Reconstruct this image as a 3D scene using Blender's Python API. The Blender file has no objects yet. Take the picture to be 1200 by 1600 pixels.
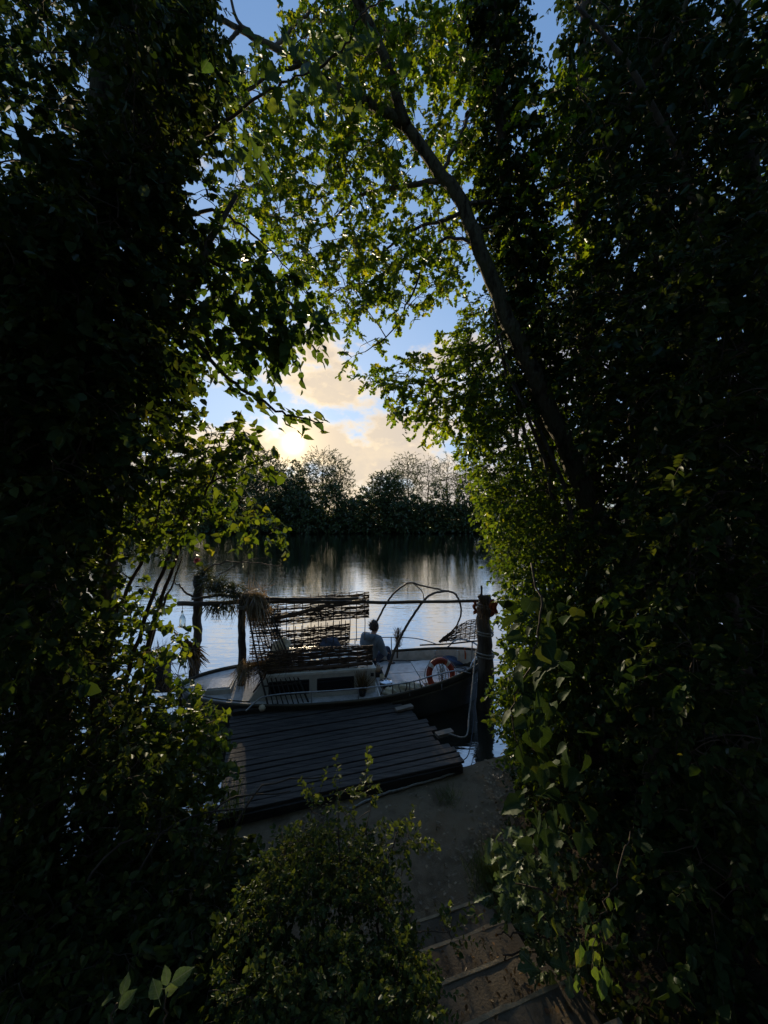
import bpy, bmesh, math, random
import numpy as np
from mathutils import Vector, Matrix
R = math.radians
rng = np.random.default_rng(7)
random.seed(7)
SC = bpy.context.scene
COL = SC.collection

# ------------------------------------------------------------------ camera, sky, sun, exposure
CAMZ = 4.25
F = 600.0                       # focal length in photo pixels (photo is 1200 x 1600)
HORY = 790.0                    # photo row of the horizon
cam_d = bpy.data.cameras.new('camera')
cam = bpy.data.objects.new('camera', cam_d); COL.objects.link(cam)
cam_d.sensor_fit = 'HORIZONTAL'; cam_d.sensor_width = 36; cam_d.lens = F / 1200 * 36
cam_d.clip_start = 0.05; cam_d.clip_end = 5000
cam_d.shift_y = (HORY - 800.0) / 1200.0
cam.location = (0, 0, CAMZ); cam.rotation_euler = (R(90), 0, 0)
SC.camera = cam

SUN_AZ = math.atan2(458 - 600, F)          # to the left of the view axis
SUN_EL = R(9.0)
SUND = Vector((math.sin(SUN_AZ) * math.cos(SUN_EL), math.cos(SUN_AZ) * math.cos(SUN_EL), math.sin(SUN_EL)))

world = bpy.data.worlds.new('World'); SC.world = world; world.use_nodes = True
wn = world.node_tree.nodes; wl = world.node_tree.links; wn.clear()
def N(nodes, typ, **kw):
    n = nodes.new(typ)
    for k, v in kw.items():
        if k.startswith('i_'): n.inputs[k[2:].replace('_', ' ')].default_value = v
        else: setattr(n, k, v)
    return n
def math_node(nodes, links, op, a, b=None, clamp=False):
    n = nodes.new('ShaderNodeMath'); n.operation = op; n.use_clamp = clamp
    for i, x in enumerate((a, b)):
        if x is None: continue
        if isinstance(x, (int, float)): n.inputs[i].default_value = x
        else: links.new(x, n.inputs[i])
    return n.outputs[0]
def ramp_node(nodes, links, fac, stops, interp='LINEAR'):
    n = nodes.new('ShaderNodeValToRGB'); n.color_ramp.interpolation = interp
    el = n.color_ramp.elements
    while len(el) < len(stops): el.new(0.5)
    for e, (p, c) in zip(el, stops):
        e.position = p; e.color = (c[0], c[1], c[2], 1) if len(c) == 3 else c
    if fac is not None: links.new(fac, n.inputs[0])
    return n.outputs[0]
def build_world():
    M = lambda op, a, b=None, clamp=False: math_node(wn, wl, op, a, b, clamp)
    out = wn.new('ShaderNodeOutputWorld'); bg = wn.new('ShaderNodeBackground')
    sky = wn.new('ShaderNodeTexSky'); sky.sky_type = 'NISHITA'; sky.sun_disc = False
    sky.sun_elevation = SUN_EL; sky.sun_rotation = SUN_AZ; sky.air_density = 1.0; sky.dust_density = 0.6; sky.ozone_density = 2.0
    tc = wn.new('ShaderNodeTexCoord'); sep = wn.new('ShaderNodeSeparateXYZ')
    nrm = wn.new('ShaderNodeVectorMath'); nrm.operation = 'NORMALIZE'
    wl.new(tc.outputs['Generated'], nrm.inputs[0]); wl.new(nrm.outputs[0], sep.inputs[0])
    zz = M('MAXIMUM', sep.outputs[2], 0.0)
    mp = wn.new('ShaderNodeMapping'); mp.inputs['Location'].default_value = CLOUD_OFF; mp.inputs['Scale'].default_value = (1.0, 1.0, 1.75)
    wl.new(nrm.outputs[0], mp.inputs[0])
    cl = N(wn, 'ShaderNodeTexNoise'); cl.inputs['Scale'].default_value = 4.6; cl.inputs['Detail'].default_value = 10; cl.inputs['Roughness'].default_value = 0.60
    wl.new(mp.outputs[0], cl.inputs['Vector'])
    cl2 = N(wn, 'ShaderNodeTexNoise'); cl2.inputs['Scale'].default_value = 9.0; cl2.inputs['Detail'].default_value = 8; cl2.inputs['Roughness'].default_value = 0.6
    wl.new(mp.outputs[0], cl2.inputs['Vector'])
    # clouds thin out towards the zenith
    low = ramp_node(wn, wl, zz, [(0.0, (0.60,) * 3), (0.17, (0.525,) * 3), (0.34, (0.478,) * 3), (0.46, (0.36,) * 3), (0.8, (0.31,) * 3)])
    cv = M('ADD', cl.outputs[0], low)
    mask = ramp_node(wn, wl, cv, [(0.96, (0, 0, 0)), (1.0, (1, 1, 1))], 'EASE')
    cvs = M('MULTIPLY', M('SUBTRACT', cv, 0.93), 6.0, True)
    mask = ramp_node(wn, wl, cvs, [(0.10, (0, 0, 0)), (0.85, (1, 1, 1))], 'EASE')
    dot = wn.new('ShaderNodeVectorMath'); dot.operation = 'DOT_PRODUCT'
    wl.new(nrm.outputs[0], dot.inputs[0]); dot.inputs[1].default_value = SUND
    d = M('MAXIMUM', dot.outputs['Value'], 0.0)
    near = M('POWER', d, 5.0)
    # cloud colour: cream towards the sun, grey blue away from it, greyer in the thick of the billows
    ccol = wn.new('ShaderNodeMixRGB'); wl.new(near, ccol.inputs[0])
    ccol.inputs[1].default_value = (2.0, 2.2, 2.7, 1); ccol.inputs[2].default_value = (6.1, 4.65, 2.75, 1)
    thick = M('MULTIPLY', M('SUBTRACT', M('ADD', M('MULTIPLY', cl2.outputs[0], 0.55), M('MULTIPLY', cvs, 0.45)), 0.38), 2.6, True)
    shade = ramp_node(wn, wl, thick, [(0.15, (1.06, 1.05, 1.0)), (0.9, (0.68, 0.72, 0.86))])
    cm = wn.new('ShaderNodeMixRGB'); cm.blend_type = 'MULTIPLY'; cm.inputs[0].default_value = 1
    wl.new(ccol.outputs[0], cm.inputs[1]); wl.new(shade, cm.inputs[2])
    skg = wn.new('ShaderNodeMixRGB'); skg.blend_type = 'MULTIPLY'; skg.inputs[0].default_value = 1
    wl.new(sky.outputs[0], skg.inputs[1]); skg.inputs[2].default_value = SKY_TINT
    # sky brightness is compressed: the bright aureole round the sun saturates softly instead of burning out
    vd = wn.new('ShaderNodeVectorMath'); vd.operation = 'DIVIDE'; wl.new(skg.outputs[0], vd.inputs[0]); vd.inputs[1].default_value = SKY_SAT
    va = wn.new('ShaderNodeVectorMath'); va.operation = 'ADD'; wl.new(vd.outputs[0], va.inputs[0]); va.inputs[1].default_value = (1, 1, 1)
    vq = wn.new('ShaderNodeVectorMath'); vq.operation = 'DIVIDE'; wl.new(skg.outputs[0], vq.inputs[0]); wl.new(va.outputs[0], vq.inputs[1])
    mx = wn.new('ShaderNodeMixRGB'); wl.new(M('MULTIPLY', mask, 0.92), mx.inputs[0]); wl.new(vq.outputs[0], mx.inputs[1]); wl.new(cm.outputs[0], mx.inputs[2])
    # the sun's own aureole behind thin cloud
    def add(prev, power, col):
        s = wn.new('ShaderNodeMixRGB'); s.blend_type = 'ADD'; s.inputs[0].default_value = 1
        c = wn.new('ShaderNodeMixRGB'); c.blend_type = 'MIX'; wl.new(M('POWER', d, power), c.inputs[0])
        c.inputs[1].default_value = (0, 0, 0, 1); c.inputs[2].default_value = (*col, 1)
        wl.new(prev, s.inputs[1]); wl.new(c.outputs[0], s.inputs[2]); return s.outputs[0]
    o = add(mx.outputs[0], 40, (0.18, 0.12, 0.05))
    o = add(o, 420, (2.2, 1.55, 0.6))
    o = add(o, 4000, (16, 12.2, 5.8))
    wl.new(o, bg.inputs[0]); bg.inputs[1].default_value = SKY_STRENGTH
    wl.new(bg.outputs[0], out.inputs[0])
CLOUD_OFF = (13.08, 12.31, 3.15)
SKY_TINT = (1.6, 2.0, 2.75, 1)
SKY_SAT = (3.0, 4.1, 5.8)
SKY_STRENGTH = 0.10
build_world()
sun_d = bpy.data.lights.new('sun', 'SUN'); sun_d.energy = 3.8; sun_d.angle = R(0.6); sun_d.color = (1.0, 0.80, 0.52)
sun = bpy.data.objects.new('sun', sun_d); COL.objects.link(sun)
sun.rotation_euler = SUND.to_track_quat('Z', 'Y').to_euler(); sun.location = (-20, 60, 30)
SC.view_settings.view_transform = 'Standard'; SC.view_settings.look = 'None'
SC.view_settings.exposure = 1.12; SC.view_settings.gamma = 1.0; SC.view_settings.use_curve_mapping = False
try:
    SC.cycles.max_bounces = 7; SC.cycles.diffuse_bounces = 3; SC.cycles.glossy_bounces = 4
    SC.cycles.transmission_bounces = 5; SC.cycles.transparent_max_bounces = 6
except Exception: pass

# ------------------------------------------------------------------ helpers
def px(x, y, d):                      # photo pixel at a known distance along the view axis
    return np.array(((x - 600) / F * d, d, CAMZ - (y - HORY) / F * d))
def pz(x, y, z):                      # photo pixel on a known level
    return px(x, y, (CAMZ - z) * F / (y - HORY))
def pxv(x, y, d):
    x, y, d = np.asarray(x, float), np.asarray(y, float), np.asarray(d, float)
    return np.stack(((x - 600) / F * d, d, CAMZ - (y - HORY) / F * d), -1)
def nrmz(v):
    return v / np.maximum(np.linalg.norm(v, axis=-1, keepdims=True), 1e-9)
def tag(o, label=None, cat=None, group=None, kind=None):
    if label: o['label'] = label
    if cat: o['category'] = cat
    if group: o['group'] = group
    if kind: o['kind'] = kind
    return o
def thing(name, loc, label, cat, group=None):
    o = bpy.data.objects.new(name, None); COL.objects.link(o); o.location = tuple(loc); o.empty_display_size = 0.2
    return tag(o, label, cat, group)
def fresh_mesh(name, V, polys, mat, smooth=False):
    """polys: (n,k) int array or list of tuples"""
    me = bpy.data.meshes.new(name)
    V = np.asarray(V, np.float32)
    if isinstance(polys, np.ndarray):
        n, k = polys.shape
        me.vertices.add(len(V)); me.vertices.foreach_set('co', V.ravel())
        me.loops.add(n * k); me.loops.foreach_set('vertex_index', polys.ravel().astype(np.int32))
        me.polygons.add(n); me.polygons.foreach_set('loop_start', np.arange(0, n * k, k, dtype=np.int32))
        if smooth: me.polygons.foreach_set('use_smooth', np.ones(n, bool))
        me.update(calc_edges=True)
    else:
        me.from_pydata([tuple(map(float, v)) for v in V], [], [tuple(int(i) for i in p) for p in polys])
        if smooth: me.polygons.foreach_set('use_smooth', np.ones(len(me.polygons), bool))
        me.update()
    if mat is not None: me.materials.append(mat)
    return me
def link(name, me, parent=None, mat4=None):
    o = bpy.data.objects.new(name, me); COL.objects.link(o)
    if parent is not None:
        o.parent = parent
        if parent.parent is None: o.matrix_parent_inverse = Matrix.Translation(-parent.location)
    if mat4 is not None: o.matrix_basis = mat4
    return o
class MB:
    """collects shapes for one mesh"""
    def __init__(s): s.V = []; s.P = []; s.n = 0
    def add(s, V, P):
        V = np.asarray(V, float).reshape(-1, 3)
        s.V.append(V); s.P += [tuple(int(i) + s.n for i in p) for p in P]; s.n += len(V); return s
    def box(s, c, size, rz=0.0, rot=None, jitter=0.0):
        h = np.array(size) / 2
        q = np.array([(i, j, k) for i in (-1, 1) for j in (-1, 1) for k in (-1, 1)], float) * h
        if jitter: q = q + rng.normal(0, jitter, q.shape)
        if rot is not None: q = q @ np.array(rot.to_matrix() if hasattr(rot, 'to_matrix') else rot).T
        elif rz: q = q @ np.array(Matrix.Rotation(rz, 3, 'Z')).T
        return s.add(q + np.array(c), [(0, 1, 3, 2), (4, 6, 7, 5), (0, 4, 5, 1), (2, 3, 7, 6), (0, 2, 6, 4), (1, 5, 7, 3)])
    def tube(s, pts, r, sides=6, caps=True):
        pts = np.asarray(pts, float); n = len(pts)
        r = np.full(n, r) if np.isscalar(r) else np.asarray(r, float)
        tg = nrmz(np.gradient(pts, axis=0))
        ref = np.array((0.0, 0.0, 1.0)); m = np.abs(tg[:, 2]).mean()
        if m > 0.8: ref = np.array((1.0, 0.13, 0.0))
        a = nrmz(np.cross(tg, ref)); b = np.cross(tg, a)
        th = np.arange(sides) * 2 * math.pi / sides
        ring = pts[:, None, :] + r[:, None, None] * (np.cos(th)[None, :, None] * a[:, None, :] + np.sin(th)[None, :, None] * b[:, None, :])
        P = []
        for i in range(n - 1):
            for j in range(sides):
                k = (j + 1) % sides
                P.append((i * sides + j, i * sides + k, (i + 1) * sides + k, (i + 1) * sides + j))
        if caps: P.append(tuple(range(sides))[::-1]); P.append(tuple((n - 1) * sides + j for j in range(sides)))
        return s.add(ring.reshape(-1, 3), P)
    def lathe(s, c, prof, seg=20, axis=None):
        V = []; n = len(prof)
        for r_, z_ in prof:
            for k in range(seg):
                t = 2 * math.pi * k / seg; V.append((r_ * math.cos(t), r_ * math.sin(t), z_))
        V = np.array(V)
        if axis is not None:
            q = Vector((0, 0, 1)).rotation_difference(Vector(axis)); V = V @ np.array(q.to_matrix()).T
        P = [(i * seg + k, i * seg + (k + 1) % seg, (i + 1) * seg + (k + 1) % seg, (i + 1) * seg + k) for i in range(n - 1) for k in range(seg)]
        return s.add(V + np.array(c), P)
    def build(s, name, mat, parent=None, smooth=False, bevel=0):
        me = fresh_mesh(name, np.concatenate(s.V), s.P, mat, smooth)
        if bevel:
            bm = bmesh.new(); bm.from_mesh(me)
            bmesh.ops.bevel(bm, geom=bm.edges[:], offset=bevel, segments=2, affect='EDGES', profile=0.5)
            bm.to_mesh(me); bm.free()
        return link(name, me, parent)
def smooth_path(P, n=8, noise=0.0):
    """Catmull-Rom through the points"""
    P = np.asarray(P, float); Q = np.vstack((2 * P[0] - P[1], P, 2 * P[-1] - P[-2])); out = []
    for i in range(1, len(Q) - 2):
        for t in np.linspace(0, 1, n, endpoint=False):
            a, b, c, d = Q[i - 1], Q[i], Q[i + 1], Q[i + 2]
            out.append(0.5 * ((2 * b) + (-a + c) * t + (2 * a - 5 * b + 4 * c - d) * t * t + (-a + 3 * b - 3 * c + d) * t ** 3))
    out.append(P[-1]); out = np.array(out)
    if noise: out[1:-1] += rng.normal(0, noise, out[1:-1].shape)
    return out
def lerp(a, b, n): return np.linspace(a, b, n)

# ------------------------------------------------------------------ materials
MATS = {}
def newmat(name):
    m = bpy.data.materials.new(name); m.use_nodes = True; nt = m.node_tree; nt.nodes.clear()
    o = nt.nodes.new('ShaderNodeOutputMaterial'); MATS[name] = m
    return m, nt.nodes, nt.links, o
def leaf_mat(name, c0, c1, trans=0.45, tgain=(1.9, 1.7, 0.6), gloss=0.06, rough=0.38):
    m, n, l, o = newmat(name)
    g = n.new('ShaderNodeNewGeometry')
    oi = n.new('ShaderNodeObjectInfo')
    rnd = math_node(n, l, 'FRACT', math_node(n, l, 'ADD', g.outputs['Random Per Island'], oi.outputs['Random']))
    mid = tuple((a + b) / 2 for a, b in zip(c0, c1))
    col = ramp_node(n, l, rnd, [(0.0, c0), (0.55, mid), (0.93, c1), (1.0, (c1[0] * 1.5, c1[1] * 1.15, c1[2]))])
    di = n.new('ShaderNodeBsdfDiffuse'); tr = n.new('ShaderNodeBsdfTranslucent'); gl = n.new('ShaderNodeBsdfGlossy')
    gl.inputs['Roughness'].default_value = rough; gl.inputs['Color'].default_value = (0.9, 0.95, 1, 1)
    l.new(col, di.inputs[0])
    tm = n.new('ShaderNodeMixRGB'); tm.blend_type = 'MULTIPLY'; tm.inputs[0].default_value = 1; l.new(col, tm.inputs[1]); tm.inputs[2].default_value = (*tgain, 1)
    l.new(tm.outputs[0], tr.inputs[0])
    mx = n.new('ShaderNodeMixShader'); mx.inputs[0].default_value = trans; l.new(di.outputs[0], mx.inputs[1]); l.new(tr.outputs[0], mx.inputs[2])
    fr = n.new('ShaderNodeLayerWeight'); fr.inputs[0].default_value = 0.25
    fac = math_node(n, l, 'ADD', math_node(n, l, 'MULTIPLY', fr.outputs[0], gloss * 2.0), gloss * 0.5)
    m2 = n.new('ShaderNodeMixShader'); l.new(fac, m2.inputs[0]); l.new(mx.outputs[0], m2.inputs[1]); l.new(gl.outputs[0], m2.inputs[2])
    l.new(m2.outputs[0], o.inputs[0]); return m
def surf_mat(name, c0, c1, scale=6, rough=0.8, bump=0.3, bscale=None, stretch=(1, 1, 1), metal=0.0, detail=6, c2=None, spec=0.4, dist=0.01, split=(0.35, 0.65)):
    m, n, l, o = newmat(name)
    p = n.new('ShaderNodeBsdfPrincipled'); l.new(p.outputs[0], o.inputs[0])
    p.inputs['Roughness'].default_value = rough; p.inputs['Metallic'].default_value = metal; p.inputs['Specular IOR Level'].default_value = spec
    tc = n.new('ShaderNodeTexCoord'); mp = n.new('ShaderNodeMapping'); mp.inputs['Scale'].default_value = stretch
    oi = n.new('ShaderNodeObjectInfo'); ad = n.new('ShaderNodeVectorMath'); ad.operation = 'ADD'
    sc = n.new('ShaderNodeVectorMath'); sc.operation = 'SCALE'; sc.inputs[0].default_value = (7.3, 3.1, 5.7); l.new(oi.outputs['Random'], sc.inputs['Scale'])
    l.new(tc.outputs['Object'], ad.inputs[0]); l.new(sc.outputs[0], ad.inputs[1]); l.new(ad.outputs[0], mp.inputs[0])
    no = n.new('ShaderNodeTexNoise'); no.inputs['Scale'].default_value = scale; no.inputs['Detail'].default_value = detail; no.inputs['Roughness'].default_value = 0.62
    l.new(mp.outputs[0], no.inputs['Vector'])
    st = [(split[0], c0), (split[1], c1)]
    if c2 is not None: st = [(split[0], c0), ((split[0] + split[1]) / 2, c1), (split[1] + 0.08, c2)]
    col = ramp_node(n, l, no.outputs[0], st)
    hv = n.new('ShaderNodeHueSaturation'); l.new(col, hv.inputs['Color'])
    l.new(math_node(n, l, 'ADD', math_node(n, l, 'MULTIPLY', oi.outputs['Random'], 0.35), 0.82), hv.inputs['Value'])
    l.new(hv.outputs[0], p.inputs['Base Color'])
    n2 = n.new('ShaderNodeTexNoise'); n2.inputs['Scale'].default_value = bscale or scale * 5; n2.inputs['Detail'].default_value = 5
    l.new(mp.outputs[0], n2.inputs['Vector'])
    b = n.new('ShaderNodeBump'); b.inputs['Strength'].default_value = bump; b.inputs['Distance'].default_value = dist
    l.new(n2.outputs[0], b.inputs['Height']); l.new(b.outputs[0], p.inputs['Normal'])
    rr = ramp_node(n, l, n2.outputs[0], [(0.3, (max(rough - 0.12, 0.02),) * 3), (0.7, (min(rough + 0.1, 1),) * 3)])
    l.new(rr, p.inputs['Roughness'])
    return m
L_oak = leaf_mat('leaf_oak', (0.045, 0.085, 0.012), (0.125, 0.15, 0.018), 0.55, (1.85, 1.9, 0.5), gloss=0.02)
L_haw = leaf_mat('leaf_hawthorn', (0.035, 0.070, 0.012), (0.085, 0.12, 0.020), 0.45, (2.0, 1.9, 0.5), gloss=0.025)
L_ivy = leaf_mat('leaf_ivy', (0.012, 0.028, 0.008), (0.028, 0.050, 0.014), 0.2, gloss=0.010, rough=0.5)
L_lime = leaf_mat('leaf_lime', (0.030, 0.068, 0.017), (0.065, 0.105, 0.025), 0.42, gloss=0.02)
L_shrub = leaf_mat('leaf_shrub', (0.032, 0.060, 0.011), (0.085, 0.110, 0.020), 0.44, (1.8, 1.75, 0.5), gloss=0.03)
L_bush = leaf_mat('leaf_bush', (0.030, 0.056, 0.014), (0.075, 0.100, 0.026), 0.36, gloss=0.022, rough=0.4)
L_silver = leaf_mat('leaf_grey_green', (0.035, 0.062, 0.026), (0.080, 0.115, 0.050), 0.25, (1.3, 1.4, 0.8), gloss=0.02)
L_far = leaf_mat('leaf_far', (0.022, 0.040, 0.010), (0.05, 0.072, 0.018), 0.35)
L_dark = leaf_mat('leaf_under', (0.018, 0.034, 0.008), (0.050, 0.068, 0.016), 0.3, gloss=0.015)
L_grass = leaf_mat('grass_blade', (0.035, 0.060, 0.012), (0.085, 0.11, 0.025), 0.35)
L_straw = leaf_mat('straw', (0.14, 0.105, 0.058), (0.30, 0.23, 0.13), 0.3, (1.1, 1.0, 0.8), gloss=0.04)
L_dry = leaf_mat('dry_leaf', (0.07, 0.045, 0.022), (0.19, 0.125, 0.055), 0.3, (1.2, 1.0, 0.6), gloss=0.03)
L_moss = leaf_mat('moss', (0.020, 0.030, 0.010), (0.055, 0.060, 0.020), 0.2)
M_bark = surf_mat('bark', (0.030, 0.023, 0.016), (0.11, 0.090, 0.066), 7, 0.92, 0.9, 30, (1, 1, 0.25), dist=0.03)
M_bark2 = surf_mat('bark_mossy', (0.016, 0.013, 0.008), (0.075, 0.066, 0.040), 9, 0.97, 1.0, 24, (1, 1, 0.35), dist=0.06, c2=(0.045, 0.052, 0.022), spec=0.1)
M_twig = surf_mat('twig', (0.028, 0.020, 0.013), (0.065, 0.048, 0.032), 9, 0.9, 0.2)
M_willow = surf_mat('willow_rod', (0.035, 0.021, 0.013), (0.10, 0.060, 0.034), 10, 0.75, 0.4, 50)
M_pole = surf_mat('bamboo_pole', (0.035, 0.026, 0.018), (0.10, 0.075, 0.05), 9, 0.7, 0.4, 40, (0.2, 1, 1))
M_plank = surf_mat('jetty_wood', (0.026, 0.022, 0.019), (0.075, 0.064, 0.053), 5, 0.78, 0.7, 26, (0.35, 4, 4), spec=0.3, dist=0.008)
M_plankpale = surf_mat('pale_wood', (0.10, 0.085, 0.065), (0.24, 0.20, 0.155), 5, 0.8, 0.6, 26, (0.4, 4, 4), dist=0.008)
M_beam = surf_mat('wet_beam', (0.014, 0.012, 0.010), (0.045, 0.038, 0.030), 5, 0.8, 0.6, 22, (0.4, 3, 3))
M_conc = surf_mat('landing_concrete', (0.085, 0.062, 0.036), (0.17, 0.128, 0.078), 2.2, 0.93, 0.85, 120, c2=(0.135, 0.086, 0.042), dist=0.012, spec=0.2)
M_step = surf_mat('step_concrete', (0.070, 0.057, 0.040), (0.145, 0.118, 0.082), 3.0, 0.95, 0.5, 60, dist=0.006, spec=0.2)
M_nose = surf_mat('step_edge', (0.17, 0.125, 0.070), (0.31, 0.235, 0.135), 8, 0.85, 0.5, 60, dist=0.006)
M_earth = surf_mat('earth', (0.022, 0.016, 0.010), (0.06, 0.045, 0.028), 3, 0.97, 0.9, 40, dist=0.04, spec=0.1)
M_white = surf_mat('cream_boat_paint', (0.50, 0.475, 0.405), (0.64, 0.61, 0.53), 3, 0.45, 0.12, 30, c2=(0.42, 0.39, 0.32))
M_deck = surf_mat('grey_deck_paint', (0.34, 0.33, 0.31), (0.50, 0.48, 0.45), 5, 0.7, 0.4, 60, c2=(0.22, 0.20, 0.17))
M_board = surf_mat('hold_board', (0.50, 0.46, 0.43), (0.68, 0.63, 0.58), 2.0, 0.40, 0.15, 30, c2=(0.36, 0.27, 0.22))
M_hull = surf_mat('hull_paint', (0.020, 0.019, 0.015), (0.055, 0.050, 0.036), 3, 0.5, 0.3, 16)
M_strake = surf_mat('strake_wood', (0.035, 0.029, 0.018), (0.09, 0.075, 0.045), 4, 0.6, 0.4, 22, (0.3, 2, 2))
M_rubber = surf_mat('dark_trim', (0.012, 0.012, 0.012), (0.03, 0.03, 0.03), 8, 0.6, 0.2)
M_metal = surf_mat('galvanised_tube', (0.32, 0.32, 0.32), (0.50, 0.50, 0.49), 12, 0.38, 0.1, metal=0.85)
M_lid = surf_mat('polished_lid', (0.62, 0.63, 0.65), (0.78, 0.79, 0.80), 8, 0.18, 0.03, metal=1.0)
M_ring = surf_mat('ring_orange', (0.24, 0.032, 0.014), (0.36, 0.055, 0.022), 6, 0.55, 0.2, 30)
M_band = surf_mat('ring_band', (0.45, 0.40, 0.36), (0.62, 0.57, 0.52), 8, 0.7, 0.2)
M_rope = surf_mat('rope', (0.17, 0.16, 0.14), (0.34, 0.32, 0.28), 30, 0.9, 0.6, 160)
M_ropeb = surf_mat('rope_dark', (0.030, 0.034, 0.040), (0.07, 0.075, 0.085), 30, 0.9, 0.6, 160)
M_rag = surf_mat('orange_cloth', (0.28, 0.055, 0.018), (0.46, 0.12, 0.035), 8, 0.95, 0.5)
M_tarp = surf_mat('blue_tarp', (0.045, 0.085, 0.17), (0.09, 0.15, 0.27), 6, 0.5, 0.5, 14, dist=0.02)
M_cush = surf_mat('blue_cushion', (0.07, 0.09, 0.14), (0.12, 0.15, 0.21), 6, 0.95, 0.4, 70)
M_hood = surf_mat('hoodie_cloth', (0.105, 0.135, 0.155), (0.165, 0.20, 0.225), 7, 0.97, 0.5, 60)
M_jean = surf_mat('jeans_cloth', (0.035, 0.045, 0.070), (0.065, 0.080, 0.115), 9, 0.95, 0.4, 90)
M_skin = surf_mat('skin', (0.42, 0.25, 0.175), (0.52, 0.32, 0.225), 6, 0.6, 0.1)
M_hair = surf_mat('brown_hair', (0.030, 0.019, 0.011), (0.095, 0.062, 0.034), 22, 0.6, 0.8, 60, (1, 1, 0.3), dist=0.02)
M_petal = surf_mat('petal', (0.62, 0.16, 0.13), (0.80, 0.38, 0.32), 10, 0.7, 0.1)
M_petalw = surf_mat('petal_red', (0.45, 0.030, 0.025), (0.6, 0.06, 0.05), 10, 0.7, 0.1)
M_brass = surf_mat('enamel_cup', (0.30, 0.20, 0.12), (0.45, 0.30, 0.18), 8, 0.4, 0.1)
M_stone = surf_mat('frosted_hatch', (0.36, 0.36, 0.37), (0.62, 0.62, 0.63), 26, 0.55, 0.7, 60, dist=0.006)
M_sack = surf_mat('pale_canvas', (0.48, 0.40, 0.26), (0.66, 0.57, 0.40), 6, 0.9, 0.5, 30, dist=0.02)
def glass_mat(name, col, rough=0.06):
    m, n, l, o = newmat(name); p = n.new('ShaderNodeBsdfPrincipled'); l.new(p.outputs[0], o.inputs[0])
    p.inputs['Base Color'].default_value = (*col, 1); p.inputs['Roughness'].default_value = rough; p.inputs['Specular IOR Level'].default_value = 0.5
    return m
M_pane = glass_mat('window_pane', (0.012, 0.013, 0.015))
def bottle_mat():
    m, n, l, o = newmat('bottle_glass'); p = n.new('ShaderNodeBsdfPrincipled'); l.new(p.outputs[0], o.inputs[0])
    p.inputs['Base Color'].default_value = (0.75, 0.82, 0.78, 1); p.inputs['Roughness'].default_value = 0.03; p.inputs['Transmission Weight'].default_value = 0.95
    p.inputs['IOR'].default_value = 1.3; return m
M_bottle = bottle_mat()
def water_mat():
    m, n, l, o = newmat('river_water'); p = n.new('ShaderNodeBsdfPrincipled'); l.new(p.outputs[0], o.inputs[0])
    p.inputs['Base Color'].default_value = (0.010, 0.016, 0.013, 1); p.inputs['Roughness'].default_value = 0.04; p.inputs['IOR'].default_value = 1.333
    p.inputs['Specular IOR Level'].default_value = 0.75
    tc = n.new('ShaderNodeTexCoord'); hs = []
    for sc, st, w in ((1.3, (0.45, 1.75, 1), 1.0), (3.4, (0.55, 1.5, 1), 0.36), (0.24, (0.5, 1.4, 1), 0.7)):
        mp = n.new('ShaderNodeMapping'); mp.inputs['Scale'].default_value = st; mp.inputs['Rotation'].default_value = (0, 0, R(8))
        l.new(tc.outputs['Object'], mp.inputs[0])
        no = n.new('ShaderNodeTexNoise'); no.inputs['Scale'].default_value = sc * 1.6; no.inputs['Detail'].default_value = 2.5; no.inputs['Distortion'].default_value = 0.5
        l.new(mp.outputs[0], no.inputs['Vector']); hs.append(math_node(n, l, 'MULTIPLY', no.outputs[0], w))
    h = math_node(n, l, 'ADD', math_node(n, l, 'ADD', hs[0], hs[1]), hs[2])
    # ripples run in patches: calm lanes and breezy lanes
    pn = n.new('ShaderNodeTexNoise'); pn.inputs['Scale'].default_value = 0.11; l.new(tc.outputs['Object'], pn.inputs['Vector'])
    st = ramp_node(n, l, pn.outputs[0], [(0.35, (0.22,) * 3), (0.65, (0.5,) * 3)])
    b = n.new('ShaderNodeBump'); b.inputs['Distance'].default_value = 0.023
    l.new(st, b.inputs['Strength']); l.new(h, b.inputs['Height']); l.new(b.outputs[0], p.inputs['Normal'])
    gl = n.new('ShaderNodeBsdfGlossy'); gl.inputs['Roughness'].default_value = 0.03; gl.inputs['Color'].default_value = (0.93, 0.95, 0.95, 1); l.new(b.outputs[0], gl.inputs['Normal'])
    lw = n.new('ShaderNodeLayerWeight'); lw.inputs[0].default_value = 0.5; l.new(b.outputs[0], lw.inputs['Normal'])
    fac = ramp_node(n, l, lw.outputs['Facing'], [(0.30, (0.18,) * 3), (0.62, (0.60,) * 3), (0.9, (0.85,) * 3)])
    mx = n.new('ShaderNodeMixShader'); l.new(fac, mx.inputs[0]); l.new(p.outputs[0], mx.inputs[1]); l.new(gl.outputs[0], mx.inputs[2]); l.new(mx.outputs[0], o.inputs[0])
    return m
M_water = water_mat()

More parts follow.
